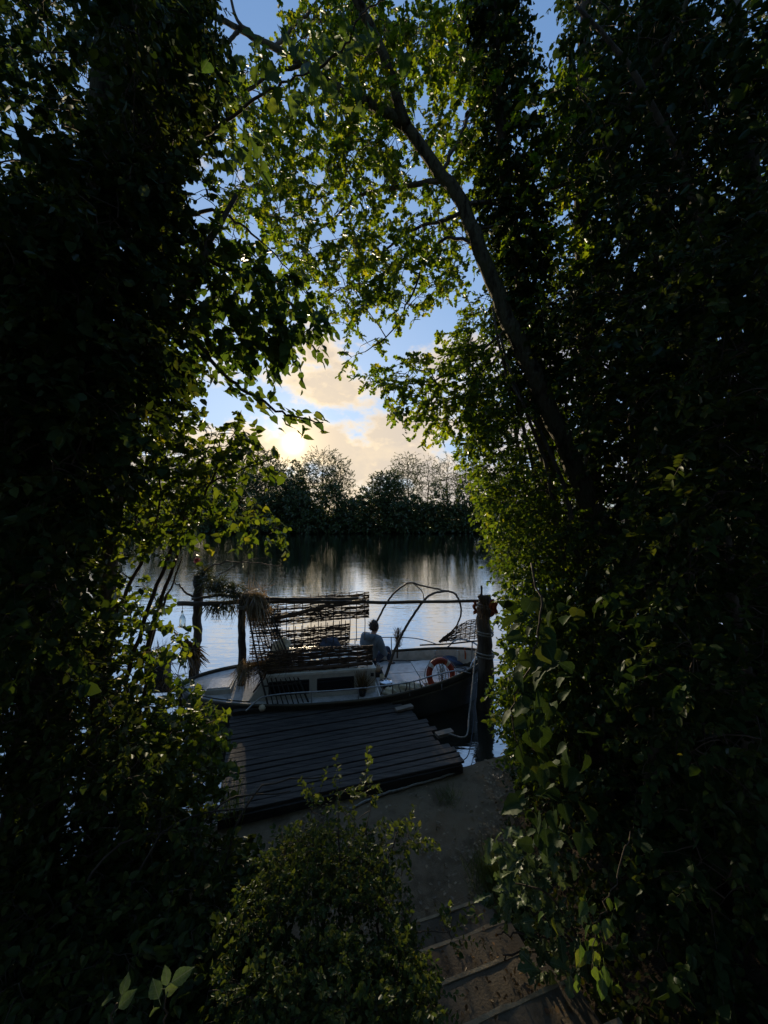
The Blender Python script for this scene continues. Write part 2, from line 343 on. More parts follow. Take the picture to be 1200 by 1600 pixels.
# ------------------------------------------------------------------ foliage tools
T_oval = (np.array([(0, 0, 0), (0.30, 0.30, 0.10), (0.26, 0.66, 0.07), (0, 1, -0.06), (-0.26, 0.66, 0.07), (-0.30, 0.30, 0.10)], float), np.array([(0, 1, 2, 3), (0, 3, 4, 5)]))
T_heart = (np.array([(0, 0, 0), (0.40, 0.16, 0.10), (0.36, 0.62, 0.06), (0, 1.05, -0.08), (-0.36, 0.62, 0.06), (-0.40, 0.16, 0.10)], float), np.array([(0, 1, 2, 3), (0, 3, 4, 5)]))
T_dia = (np.array([(0, 0, 0), (0.33, 0.45, 0.08), (0, 1, -0.04), (-0.33, 0.45, 0.08)], float), np.array([(0, 1, 2, 3)]))
T_blade = (np.array([(-0.03, 0, 0), (0.03, 0, 0), (0.022, 0.55, -0.03), (0, 1, -0.16), (-0.022, 0.55, -0.03)], float), np.array([(0, 1, 2, 3), (0, 3, 4, 0)][:1] + [(0, 2, 3, 4)][:0]))
T_blade = (np.array([(-0.03, 0, 0), (0.03, 0, 0), (0.024, 0.55, -0.02), (-0.024, 0.55, -0.02), (0.004, 1, -0.14), (-0.004, 1, -0.14)], float), np.array([(0, 1, 2, 3), (3, 2, 4, 5)]))
# lobed (oak) leaf: midrib points plus lobed margin, quads either side
_m = np.array([(0, 0, 0), (0, .25, -.01), (0, .5, -.02), (0, .75, -.03), (0, 1, -.08)], float)
_r = np.array([(.10, .06, .02), (.30, .26, .09), (.17, .42, .04), (.38, .60, .09), (.20, .72, .04), (.22, .92, .02)], float)
_l = _r * np.array((-1, 1, 1))
T_lobe = (np.vstack((_m, _r, _l)), np.array([(0, 5, 6, 1), (1, 6, 7, 2), (2, 7, 8, 3), (3, 8, 9, 4), (3, 9, 10, 4), (0, 1, 12, 11), (1, 2, 13, 12), (2, 3, 14, 13), (3, 4, 15, 14), (3, 4, 16, 15)]))
def leaf_frames(D, Nn):
    D = nrmz(D); S = nrmz(np.cross(D, Nn)); U = np.cross(S, D); return D, S, U
def leaves_mesh(name, P, D, Nn, size, tpl, mat, width=1.0):
    tv, tp = tpl; D, S, U = leaf_frames(D, Nn); n, k = len(P), len(tv)
    sz = np.broadcast_to(np.asarray(size, float), (n,))[:, None, None]
    V = P[:, None, :] + sz * (tv[None, :, 0:1] * width * S[:, None, :] + tv[None, :, 1:2] * D[:, None, :] + tv[None, :, 2:3] * U[:, None, :])
    polys = (tp[None] + (np.arange(n) * k)[:, None, None]).reshape(-1, tp.shape[1])
    return fresh_mesh(name, V.reshape(-1, 3), polys, mat)
def sprays(S, D, L, n, droop=0.35, hang=0.25, flat=0.7, roll=0.5):
    """leaves set alternately along arching twigs; returns positions, leaf directions, normals and the twig polylines"""
    M = len(S); D = nrmz(D); L = np.broadcast_to(np.asarray(L, float), (M,))
    t = np.linspace(0.18, 1.0, n)[None, :] + rng.normal(0, 0.03, (M, n))
    up = np.array((0, 0, 1.0))
    P = S[:, None] + D[:, None] * (L[:, None] * t)[..., None] - up * (droop * L[:, None] * t ** 2)[..., None]
    Tg = nrmz(D[:, None] - up * (2 * droop * t)[..., None])
    sd = nrmz(np.cross(Tg, up) + rng.normal(0, 0.25, Tg.shape) + rng.normal(0, roll, (M, 1, 3)))
    sg = np.where(np.arange(n) % 2 == 0, 1.0, -1.0)[None, :, None]
    ld = nrmz(Tg * 0.55 + sd * sg * 0.8 + rng.normal(0, 0.28, Tg.shape) - up * hang)
    nn = nrmz(up * flat + rng.normal(0, 0.5, Tg.shape) + 1e-4)
    tw = np.stack([S[:, None] + D[:, None] * (L[:, None] * x)[..., None] - up * (droop * L[:, None] * x ** 2)[..., None] for x in (np.zeros((M, 1)), np.full((M, 1), 0.5), np.full((M, 1), 0.95))], 1)[:, :, 0]
    return P.reshape(-1, 3), ld.reshape(-1, 3), nn.reshape(-1, 3), tw
def tri_tubes(lines, rads, name, mat):
    """lines (M,k,3), rads (M,k): thin three sided twigs in one mesh"""
    lines = np.asarray(lines); M, k, _ = lines.shape
    tg = nrmz(np.gradient(lines, axis=1)); ref = np.array((0.31, 0.17, 0.93))
    a = nrmz(np.cross(tg, ref)); b = np.cross(tg, a); th = np.arange(3) * 2 * math.pi / 3
    V = lines[:, :, None] + rads[:, :, None, None] * (np.cos(th)[:, None] * a[:, :, None] + np.sin(th)[:, None] * b[:, :, None])
    q = []
    for i in range(k - 1):
        for j in range(3): q.append((i * 3 + j, i * 3 + (j + 1) % 3, (i + 1) * 3 + (j + 1) % 3, (i + 1) * 3 + j))
    polys = (np.array(q)[None] + (np.arange(M) * k * 3)[:, None, None]).reshape(-1, 4)
    return fresh_mesh(name, V.reshape(-1, 3), polys, mat, True)
def in_poly(x, y, poly):
    ins = np.zeros(len(x), bool); j = len(poly) - 1
    for i in range(len(poly)):
        xi, yi = poly[i]; xj, yj = poly[j]
        c = ((yi > y) != (yj > y)) & (x < (xj - xi) * (y - yi) / (yj - yi + 1e-9) + xi)
        ins ^= c; j = i
    return ins
def value_noise(x, y, s, seed=0):
    xi = np.floor(x / s).astype(int); yi = np.floor(y / s).astype(int); fx = x / s - xi; fy = y / s - yi
    h = lambda a, b: (np.sin((a * 127.1 + b * 311.7 + seed * 74.7)) * 43758.5453) % 1.0
    fx = fx * fx * (3 - 2 * fx); fy = fy * fy * (3 - 2 * fy)
    return (h(xi, yi) * (1 - fx) + h(xi + 1, yi) * fx) * (1 - fy) + (h(xi, yi + 1) * (1 - fx) + h(xi + 1, yi + 1) * fx) * fy
def psamp(poly, n, dep, holes=0.0, hs=40, seed=1):
    """points of a plant's volume seen inside the outline poly; dep: (d0,d1) or f(x,y)->(d0,d1); holes thins clumps"""
    poly = np.asarray(poly, float); lo, hi = poly.min(0), poly.max(0); X = []; Y = []; c = 0
    while c < n:
        x = rng.uniform(lo[0], hi[0], n * 2); y = rng.uniform(lo[1], hi[1], n * 2); k = in_poly(x, y, poly)
        if holes > 0:
            k &= value_noise(x, y, hs, seed) * 0.65 + value_noise(x, y, hs * 0.45, seed + 3) * 0.35 > holes
        X.append(x[k]); Y.append(y[k]); c += k.sum()
    x = np.concatenate(X)[:n]; y = np.concatenate(Y)[:n]
    d0, d1 = dep(x, y) if callable(dep) else dep
    return pxv(x, y, d0 + (d1 - d0) * rng.random(n))
def grow(nodes, targets, bend=0.15, steps=4, r_tip=0.004, r_gain=0.0028, rmax=0.05):
    """joins every target to the nearest wood with a curved twig, so the crown hangs on a branching skeleton"""
    nodes = np.asarray(nodes, float); d = np.min(np.linalg.norm(targets[:, None] - nodes[None, ::max(1, len(nodes) // 60)], axis=2), 1)
    order = np.argsort(d); cap = len(nodes) + len(targets) * (steps - 1)
    A = np.empty((cap, 3)); A[:len(nodes)] = nodes; cnt = len(nodes); lines = []; dirs = np.zeros_like(targets)
    for i in order:
        t = targets[i]; v = A[:cnt] - t; dd = (v * v).sum(1); dd = dd * (1 + 0.6 * (v[:, 2] > 0.15)); k = int(np.argmin(dd)); a = A[k]; L = math.sqrt(dd[k])
        mid = (a + t) / 2 + rng.normal(0, bend * L * 0.4, 3) + np.array((0, 0, bend * L))
        u = np.linspace(0, 1, steps)[:, None]; ln = (1 - u) ** 2 * a + 2 * u * (1 - u) * mid + u * u * t
        lines.append(ln); A[cnt:cnt + steps - 1] = ln[1:]; cnt += steps - 1; dirs[i] = ln[-1] - ln[-2]
    lines = np.array(lines); L = np.linalg.norm(lines[:, -1] - lines[:, 0], axis=1)
    r0 = np.clip(r_tip + r_gain * L * 4, r_tip, rmax); rads = r0[:, None] * np.linspace(1, 0.45, steps)[None]
    return lines, rads, nrmz(dirs)
def foliage(parent, pts, dirs, mat, leaf, n, L, tpl=T_oval, droop=0.35, hang=0.25, flat=0.7, name='crown', twig=True, tw_r=0.0025, width=1.0, vary=0.45, bias=None):
    P, D, Nn, tw = sprays(pts, dirs, L * rng.uniform(0.7, 1.25, len(pts)), n, droop, hang, flat)
    if bias is not None: Nn = nrmz(Nn + np.array(bias))
    sz = leaf * rng.uniform(1 - vary, 1 + vary, len(P))
    o = link(name, leaves_mesh(name, P, D, Nn, sz, tpl, mat, width), parent); o['kind'] = 'stuff'
    if twig:
        q = link('twigs', tri_tubes(tw, np.tile(np.array((1, 0.8, 0.45)) * tw_r, (len(tw), 1)), 'twigs', M_twig), parent); q['kind'] = 'stuff'
    return o
def rand_dirs(n, up=0.2, bias=(0, 0, 0)):
    return nrmz(rng.normal(0, 1, (n, 3)) + np.array((0, 0, up)) + np.array(bias))
_leafmeshes = {}
def vein_mat(base, name, light):
    """copy of a leaf material with a pale midrib and side veins drawn along the leaf's own axes"""
    m = base.copy(); m.name = name; MATS[name] = m; n, l = m.node_tree.nodes, m.node_tree.links
    M = lambda op, a, b=None, c=False: math_node(n, l, op, a, b, c)
    tc = n.new('ShaderNodeTexCoord'); sp = n.new('ShaderNodeSeparateXYZ'); l.new(tc.outputs['Object'], sp.inputs[0])
    ax = M('ABSOLUTE', sp.outputs[0]); mid = M('LESS_THAN', ax, 0.016)
    fr = M('FRACT', M('MULTIPLY', M('SUBTRACT', sp.outputs[1], M('MULTIPLY', ax, 0.75)), 8.0)); side = M('LESS_THAN', fr, 0.13)
    v = M('MAXIMUM', mid, M('MULTIPLY', side, 0.55))
    no = n.new('ShaderNodeTexNoise'); no.inputs['Scale'].default_value = 5.0; l.new(tc.outputs['Object'], no.inputs['Vector'])
    for b in [x for x in n if x.type in ('BSDF_DIFFUSE', 'BSDF_TRANSLUCENT')]:
        src = b.inputs[0].links[0].from_socket
        mo = n.new('ShaderNodeMixRGB'); mo.blend_type = 'MULTIPLY'; mo.inputs[0].default_value = 1; l.new(src, mo.inputs[1])
        l.new(ramp_node(n, l, no.outputs[0], [(0.3, (0.7, 0.72, 0.7)), (0.7, (1.15, 1.12, 1.0))]), mo.inputs[2])
        mx = n.new('ShaderNodeMixRGB'); l.new(v, mx.inputs[0]); l.new(mo.outputs[0], mx.inputs[1]); mx.inputs[2].default_value = (*light, 1); l.new(mx.outputs[0], b.inputs[0])
    return m
def leaf_shape(kind):
    """half width along the leaf, 0..1"""
    t = np.linspace(0, 1, 13)
    if kind == 'heart': w = np.array([.16, .36, .43, .44, .42, .385, .335, .28, .22, .16, .10, .045, .0])
    elif kind == 'lobe': w = np.array([.03, .10, .24, .15, .17, .33, .36, .19, .22, .32, .25, .17, .0])
    else: w = np.array([.02, .12, .21, .27, .30, .305, .29, .26, .215, .16, .10, .045, .0])
    return t, w
def leaf_objs(parent, P, D, Nn, size, kind, mat, width=1.0, name='leaf', curl=1.0):
    """leaves big enough to be told apart: one object each, sharing a few meshes"""
    D, S, U = leaf_frames(np.asarray(D, float), np.asarray(Nn, float)); kk = (kind, mat.name, width)
    if kk not in _leafmeshes:
        ms = []
        for v in range(5):
            t, w = leaf_shape(kind); w = w * width * rng.uniform(.88, 1.1); cup = (.18 + .22 * rng.random()) * curl; bend = (.05 + .28 * rng.random()) * curl; tw = rng.normal(0, .25); V = []; Fs = []
            for k_, (y, hw) in enumerate(zip(t, w)):
                ser = 1 + (.05 if k_ % 2 else -.03)
                for c_ in (-1, -.5, 0, .5, 1):
                    x = c_ * hw * ser + .05 * math.sin(y * 3 + v) * y; lift = cup * abs(c_) * hw + tw * c_ * hw * y + .012 * math.sin(y * 19 + 3 * c_)
                    V.append((x, y - (.10 * abs(c_) if kind == 'heart' and y < .1 else 0), lift - bend * y * y))
            for a in range(12):
                for b in range(4): Fs.append((5 * a + b, 5 * a + b + 1, 5 * a + b + 6, 5 * a + b + 5))
            b = len(V); V += [(-.012, -.32, .03), (.012, -.32, .03), (.012, .02, .004), (-.012, .02, .004)]; Fs.append((b, b + 1, b + 2, b + 3))
            ms.append(fresh_mesh(name, np.array(V), Fs, mat, True))
        _leafmeshes[kk] = ms
    for i in range(len(P)):
        q = float(size[i]); m = Matrix(((S[i, 0] * q, D[i, 0] * q, U[i, 0] * q, P[i][0]), (S[i, 1] * q, D[i, 1] * q, U[i, 1] * q, P[i][1]), (S[i, 2] * q, D[i, 2] * q, U[i, 2] * q, P[i][2]), (0, 0, 0, 1)))
        link(name, _leafmeshes[kk][i % 5], parent, m)
V_ivy = vein_mat(L_ivy, 'leaf_ivy_veined', (0.045, 0.070, 0.026))
V_lime = vein_mat(L_lime, 'leaf_lime_veined', (0.085, 0.125, 0.035))
V_lobe = vein_mat(L_silver, 'leaf_lobed_veined', (0.11, 0.135, 0.075))
V_seed = vein_mat(L_shrub, 'leaf_seedling_veined', (0.10, 0.125, 0.045))

# ------------------------------------------------------------------ ground, water, steps, landing
JA = R(17.4); PU = np.array((math.cos(JA), math.sin(JA), 0)); QU = np.array((-math.sin(JA), math.cos(JA), 0))
def J(p, q, z): return PU * p + QU * q + np.array((0, 0, z))       # jetty frame: p along the shore, q towards the river
LAND = 0.35
RISE, GO, Q1 = 0.17, 0.36, 3.21
def bank_h(p, q):
    base = np.where(q > Q1, 0.27, 0.27 + (Q1 - q) * RISE / GO)
    base = np.where(q < -1.0, 0.27 + (Q1 + 1.0) * RISE / GO + (-1.0 - q) * 0.05, base)
    lim = np.where(q > Q1, 2.25 + (q - Q1) * .85, 2.1)
    side = np.maximum(0, p - lim - .1) * 0.28 + np.maximum(0, -0.9 - p) * 0.05
    h = base + np.minimum(side, 1.2) + (value_noise(p + 50, q + 50, 0.7, 2) - 0.5) * 0.14 + (value_noise(p + 50, q + 50, 3.1, 5) - 0.5) * 0.3 * (np.abs(p) > 3)
    inside = (p > 0.75) & (p < 1.9) & (q <= Q1 + .02) | (p > -1.0) & (p < lim - .05) & (q > Q1 - 0.1)
    h = np.where(inside, np.where(q > Q1, 0.1, 0.27 + (Q1 - q) * RISE / GO - 0.35), h)
    edge = np.clip((q - 4.95) / 0.75, 0, 1)
    return h * (1 - edge) + (-0.9) * edge
pp = np.unique(np.concatenate((np.linspace(-60, -6, 28), np.arange(-6, 6, 0.15), np.linspace(6, 60, 28))))
qq = np.unique(np.concatenate((np.linspace(-60, -3, 25), np.arange(-3, 5.71, 0.15), [5.75])))
gp, gq = np.meshgrid(pp, qq, indexing='ij'); gz = bank_h(gp, gq)
GV = PU * gp[..., None] + QU * gq[..., None] + np.array((0, 0, 1.0)) * gz[..., None]
ni, nj = gp.shape; idx = np.arange(ni * nj).reshape(ni, nj)
gpoly = np.stack((idx[:-1, :-1], idx[1:, :-1], idx[1:, 1:], idx[:-1, 1:]), -1).reshape(-1, 4)
tag(link('river_bank', fresh_mesh('river_bank', GV.reshape(-1, 3), gpoly, M_earth, True)), 'dark earth bank under the shrubs beside the steps', 'bank', kind='structure')
def ground_z(P):
    p = P[:, :2] @ PU[:2]; q = P[:, :2] @ QU[:2]; return bank_h(p, q)
WX = 900
tag(link('water', fresh_mesh('water', np.array([(-WX, -2, 0), (WX, -2, 0), (WX, 900, 0), (-WX, 900, 0)]), [(0, 1, 2, 3)], M_water)), 'dark rippled river reflecting sky and far trees', 'river', kind='structure')
FY = 60.0
fx = np.linspace(-400, 400, 160); fy = np.concatenate((np.linspace(FY - 2, FY + 6, 9), np.linspace(FY + 12, 1500, 24)))
hx, hy = np.meshgrid(fx, fy, indexing='ij'); hz = np.clip((hy - FY) * 0.35, -0.8, 1.2) + value_noise(hx, hy, 9, 3) * 0.5 * (hy > FY + 1)
idx = np.arange(hx.size).reshape(hx.shape)
tag(link('far_bank', fresh_mesh('far_bank', np.stack((hx, hy, hz), -1).reshape(-1, 3), np.stack((idx[:-1, :-1], idx[1:, :-1], idx[1:, 1:], idx[:-1, 1:]), -1).reshape(-1, 4), M_earth, True)), 'low earth bank across the river under dark bushes', 'bank', kind='structure')

# landing: one poured slab, quay edge ragged
def slab():
    nP, nQ = 46, 28; P_ = np.linspace(-1.05, 2.45, nP); Q_ = np.linspace(Q1 - 0.05, 5.12, nQ)
    a, b = np.meshgrid(P_, Q_, indexing='ij'); a = -1.05 + (a + 1.05) * (2.25 + (b - Q1) * .85 + 1.05) / 3.5
    z = LAND + (value_noise(a + 9, b + 9, 0.5, 8) - 0.5) * 0.022 + (value_noise(a + 9, b + 9, 1.4, 4) - 0.5) * 0.03
    b = b + np.where(b > 5.1, (value_noise(a * 3 + 20, b * 0, 0.5, 9) - 0.5) * 0.10, 0)
    V = [J(x, y, w) for x, y, w in zip(a.ravel(), b.ravel(), z.ravel())]
    idx = np.arange(nP * nQ).reshape(nP, nQ); F_ = np.stack((idx[:-1, :-1], idx[1:, :-1], idx[1:, 1:], idx[:-1, 1:]), -1).reshape(-1, 4).tolist()
    n0 = len(V)
    for i in range(nP): V.append(V[idx[i, -1]] - np.array((0, 0, 1.3)))
    for i in range(nP - 1): F_.append((idx[i, -1], idx[i + 1, -1], n0 + i + 1, n0 + i))
    return fresh_mesh('landing', np.array(V), F_, M_conc, False)
tag(link('landing', slab()), 'gritty concrete landing between the steps and the jetty', 'landing', kind='structure')
st = thing('garden_steps', J(1.5, Q1, LAND), 'worn concrete garden steps with pale edging strips leading down to the landing', 'steps')
for k in range(1, 12):
    q1 = Q1 - (k - 1) * GO; z = LAND + RISE * k
    t = MB(); a = 0.72 - rng.uniform(0, .05); b = 1.98 + rng.uniform(0, .05)
    nn = 12; tops = [(a + (b - a) * i / nn) for i in range(nn + 1)]
    V = []; Fs = []
    for i, p_ in enumerate(tops):
        w = rng.normal(0, 0.003)
        V += [J(p_, q1 - GO - 0.06, z - 0.004), J(p_, q1 - 0.026 + rng.normal(0, .002), z + w - 0.006), J(p_, q1 - 0.026, z - RISE - 0.05)]
    for i in range(nn): Fs += [(3 * i, 3 * i + 3, 3 * i + 4, 3 * i + 1), (3 * i + 1, 3 * i + 4, 3 * i + 5, 3 * i + 2)]
    t.add(V, Fs).build('tread', M_step, st)
    e = MB(); V = []; Fs = []
    for i in range(nn + 1):
        p_ = a + (b - a) * i / nn; w = rng.normal(0, 0.003); w2 = rng.normal(0, 0.003)
        V += [J(p_, q1 - 0.024, z + w - .003), J(p_, q1 + w2, z + w - .001), J(p_, q1 + w2 - 0.002, z - RISE + 0.012), J(p_, q1 - 0.024, z - RISE + 0.012)]
    for i in range(nn):
        for j in range(4): Fs.append((4 * i + j, 4 * i + (j + 1) % 4, 4 * i + 4 + (j + 1) % 4, 4 * i + 4 + j))
    Fs += [(0, 1, 2, 3), tuple(4 * nn + j for j in (3, 2, 1, 0))]
    e.add(V, Fs).build('nosing', M_nose, st)

# ------------------------------------------------------------------ jetty
JZ = 0.50
jt = thing('wooden_jetty', J(0, 5.05, 0), 'dark weathered plank jetty between the landing and the moored boat', 'jetty')
q = 5.03; k = 0
while q < 7.32:
    w = 0.108 + rng.normal(0, 0.005); fq = (q - 5.03) / 2.3
    pl = -0.52 + rng.normal(0, 0.015) - 0.05 * fq
    pr = (2.80 if q < 5.5 else 2.66 if q < 5.85 else 2.74 if q < 6.15 else 2.60 if q < 6.5 else 2.52) + rng.normal(0, 0.02)
    if q > 6.75: pr = 2.36 - (q - 6.75) * 0.35 + rng.normal(0, .03)
    z = JZ + rng.normal(0, 0.004); m = MB(); n_ = 9; V = []; Fs = []
    b1 = rng.normal(0, 0.004)
    for i in range(n_ + 1):
        t = i / n_; p_ = pl + (pr - pl) * t; dq = 0.006 * math.sin(t * 5 + k); dz = b1 * math.sin(t * 3.1) + rng.normal(0, .0012)
        V += [J(p_, q + dq, z - .032), J(p_, q + dq, z + dz - .005), J(p_, q + dq + .006, z + dz), J(p_, q + dq + w - .006, z + dz), J(p_, q + dq + w, z + dz - .005), J(p_, q + dq + w, z - .032)]
    for i in range(n_):
        for j in range(6): Fs.append((6 * i + j, 6 * i + (j + 1) % 6, 6 * i + 6 + (j + 1) % 6, 6 * i + 6 + j))
    Fs += [tuple(range(6)), tuple(6 * n_ + j for j in range(5, -1, -1))]
    o = m.add(V, Fs).build('plank', M_plank, jt)
    q += w + 0.013 + abs(rng.normal(0, .003)); k += 1
for p_ in (-0.35, 1.0, 2.3):
    MB().box(J(p_, 6.1, JZ - 0.115), (0.10, 2.15, 0.15), JA).build('joist', M_beam, jt)
MB().box(J(1.12, 5.02, JZ - 0.10), (3.3, 0.05, 0.13), JA).build('fascia', M_beam, jt)
for p_, q_ in ((-0.4, 5.25), (-0.45, 7.1), (1.0, 7.1), (2.35, 6.5), (2.55, 5.3)):
    MB().tube([J(p_, q_, -1.0), J(p_, q_, JZ - 0.045)], 0.07, 10).build('pile', M_beam, jt)
# short offcuts laid across the ragged end
b = MB().box(J(2.46, 6.62, JZ + 0.03), (0.34, 0.11, 0.045), JA + 0.16, jitter=0.004).build('loose_board', M_plankpale, None); tag(b, 'short pale board lying across the ragged end of the jetty', 'board')
b = MB().box(J(2.82, 5.70, JZ + 0.028), (0.30, 0.12, 0.05), JA + 0.05, jitter=0.004).build('loose_board', M_plankpale, None); tag(b, 'short thick offcut on the jetty corner above the mooring rope', 'board')
b = MB().box(J(-0.13, 7.36, JZ + 0.035), (0.78, 0.10, 0.075), JA - 0.03, jitter=0.004).build('kerb_beam', M_beam, None); tag(b, 'dark kerb beam along the boat edge of the jetty', 'beam')
b = MB().tube(smooth_path([J(-0.64, 5.9, 0.42), J(-0.66, 5.3, 0.46), J(-0.72, 4.7, 0.47), J(-0.78, 4.1, 0.50)], 6, .004), 0.05, 8).build('edging_log', M_plankpale, None, True); tag(b, 'pale debarked log edging the landing beside the jetty', 'log')
hs = smooth_path([J(1.05, 4.82, LAND + .02), J(1.5, 4.93, LAND + .02), J(2.0, 4.96, LAND + .022), J(2.5, 4.99, LAND + .025), J(2.75, 5.03, LAND + .03)], 8, .003)
tag(MB().tube(hs, 0.014, 6).build('garden_hose', M_rope, None, True), 'pale hose lying on the landing along the jetty edge', 'hose')

# ------------------------------------------------------------------ boat
BC = np.array((-0.87, 8.28, 0)); BA = R(10); BU = np.array((math.cos(BA), math.sin(BA), 0)); BV = np.array((-math.sin(BA), math.cos(BA), 0))
def B(u, v, z): return BC + BU * u + BV * v + np.array((0, 0, z))
def toB(P): d = np.asarray(P) - BC; return np.array((d @ BU, d @ BV, d[2]))
HL, HB = 3.25, 1.13
def beam(s): return HB * max(1 - abs(s) ** (2.5 if s < 0 else 2.2), 0.0) ** (0.55 if s < 0 else 0.62)
def sheer(s): return 0.585 + 0.06 * max(-s, 0) ** 2 + 0.30 * max(s - 0.05, 0) ** 1.7
bt = thing('river_boat', B(0, 0, 0), 'old dark hulled river boat with low cream cabin moored beyond the jetty', 'boat')
ns = 41; SS = np.sin(np.linspace(-math.pi / 2, math.pi / 2, ns))
def hull():
    V = []; Fs = []; sec = []
    for s in SS:
        b_, z_ = beam(s), sheer(s); x = HL * s
        prof = [(-b_, z_), (-b_ * .97, z_ * .62), (-b_ * .90, 0.08), (-b_ * .70, -.2), (0, -.38 * (1 - .6 * abs(s) ** 4)), (b_ * .70, -.2), (b_ * .90, 0.08), (b_ * .97, z_ * .62), (b_, z_)]
        sec.append([len(V) + i for i in range(9)])
        xr = x * (1.0)
        V += [B(xr * (1 - 0.05 * (1 - max(w, 0) / z_) * abs(s) ** 3), v, w) for v, w in prof]
    for i in range(ns - 1):
        for j in range(8): Fs.append((sec[i][j], sec[i + 1][j], sec[i + 1][j + 1], sec[i][j + 1]))
    return fresh_mesh('hull', np.array(V), Fs, M_hull, True)
link('hull', hull(), bt)
def sheer_line(side, dv=0.0, dz=0.0, s0=-1, s1=1, n=40):
    out = []
    for s in np.sin(np.linspace(math.asin(s0), math.asin(s1), n)): out.append(B(HL * s, side * max(beam(s) + dv, 0), sheer(s) + dz))
    return np.array(out)
for side in (-1, 1):
    MB().tube(sheer_line(side, 0.012, 0.012), 0.028, 8).build('gunwale', M_strake, bt, True)
    MB().tube(sheer_line(side, 0.005, -0.13, -0.97, 0.97), 0.022, 6).build('rubbing_strake', M_strake, bt, True)
    # inner bulwark, cream, round the open hold
    top = sheer_line(side, -0.05, -0.004, 0.10, 0.985, 24); bot = top.copy(); bot[:, 2] = 0.44
    n = len(top); V = np.vstack((top, bot)); Fs = [(i, i + 1, n + i + 1, n + i) for i in range(n - 1)]
    link('bulwark', fresh_mesh('bulwark', V, Fs, M_white, True), bt)
    for s in (.3, .5, .7, .85):
        c = B(HL * s, side * (beam(s) - .075), (sheer(s) + .44) / 2); MB().box(c, (.035, .04, sheer(s) - .46), BA).build('rib', M_white, bt)
def plate(name, u0, u1, zf, mat, inset, nseg=24, parent=None):
    us = np.linspace(u0, u1, nseg); V = []; Fs = []
    for u in us:
        b_ = max(beam(u / HL) - inset, 0.005)
        for v in (-1, -.5, 0, .5, 1): V.append(B(u, v * b_, zf(u) + 0.03 * (1 - v * v)))
    for i in range(nseg - 1):
        for j in range(4): Fs.append((5 * i + j, 5 * i + 5 + j, 5 * i + 6 + j, 5 * i + 1 + j))
    return link(name, fresh_mesh(name, np.array(V), Fs, mat, True), parent or bt)
plate('foredeck', -HL * .985, 0.62, lambda u: sheer(u / HL) - 0.03, M_deck, 0.03)
plate('hold_floor', 0.3, HL * .97, lambda u: 0.42, M_deck, 0.04)
MB().box(B(.62, 0, .5), (.03, 2.1, .2), BA).build('bulkhead', M_white, bt)
# anti-chafe toe rail on foredeck
MB().tube(sheer_line(-1, -0.10, 0.02, -.99, -.55, 16), 0.012, 6).build('toe_rail', M_strake, bt, True)
# hold covering boards
def quadboard(name, corners, z, th, mat, parent):
    c = [B(u, v, z) for u, v in corners]; lo = [B(u, v, z - th) for u, v in corners]; m = MB()
    m.add(c + lo, [(0, 1, 2, 3), (7, 6, 5, 4)] + [(i, 4 + i, 4 + (i + 1) % 4, (i + 1) % 4) for i in range(4)])
    return m.build(name, mat, parent, bevel=0.006)
for u0, u1, v0, v1 in ((.70, 1.63, -.66, .06), (1.645, 2.55, -.50, .06), (.72, 1.63, .075, .56), (1.645, 2.45, .075, .66)):
    quadboard('hold_board', [(u0, v0), (u1, v0 * (.96 if u1 > 2 else 1)), (u1, v1), (u0, v1)], .515 + rng.normal(0, .004), .05, M_board, bt)
# cabin: tapered box with sloping front and lightly cambered roof
CZ0, CZ1 = 0.56, 1.045
cab = [(-1.86, -.80), (.57, -.82), (.36, .56), (-1.70, .70)]
capt = [(-1.50, -.76), (.57, -.78), (.36, .53), (-1.42, .66)]
m = MB(); m.add([B(u, v, CZ0) for u, v in cab] + [B(u, v, CZ1 - .03) for u, v in capt], [(0, 1, 5, 4), (1, 2, 6, 5), (2, 3, 7, 6), (3, 0, 4, 7)])
wall = m.build('cabin_wall', M_white, bt)
m = MB(); nu, nv = 10, 7; V = []; Fs = []
for i in range(nu + 1):
    for j in range(nv + 1):
        a, c = i / nu, j / nv
        pt = (1 - a) * (1 - c) * np.array(capt[0]) + a * (1 - c) * np.array(capt[1]) + a * c * np.array(capt[2]) + (1 - a) * c * np.array(capt[3])
        ctr = np.mean(np.array(capt), 0); pt = ctr + (pt - ctr) * np.array((1.015, 1.05)); V.append(B(pt[0], pt[1], CZ1 + 0.05 * (1 - (2 * c - 1) ** 2)))
for i in range(nu):
    for j in range(nv): x = i * (nv + 1) + j; Fs.append((x, x + nv + 1, x + nv + 2, x + 1))
n0 = len(V); ring = [i * (nv + 1) for i in range(nu + 1)] + [nu * (nv + 1) + j for j in range(1, nv + 1)] + [i * (nv + 1) + nv for i in range(nu - 1, -1, -1)] + [j for j in range(nv - 1, 0, -1)]
V += [np.array(V[i]) - np.array((0, 0, .045)) for i in ring]
for i in range(len(ring)): k2 = (i + 1) % len(ring); Fs.append((ring[i], ring[k2], n0 + k2, n0 + i))
Fs.append(tuple(n0 + i for i in range(len(ring))))
m.add(V, Fs).build('cabin_roof', M_white, bt)
def wall_pt(u, z, off=0.0):
    t = (z - CZ0) / (CZ1 - .03 - CZ0); f = (u + 1.86) / 2.43
    v0 = -.80 + (-.02) * f; v1 = -.76 - .02 * f; return B(u, v0 + (v1 - v0) * t - off, z)
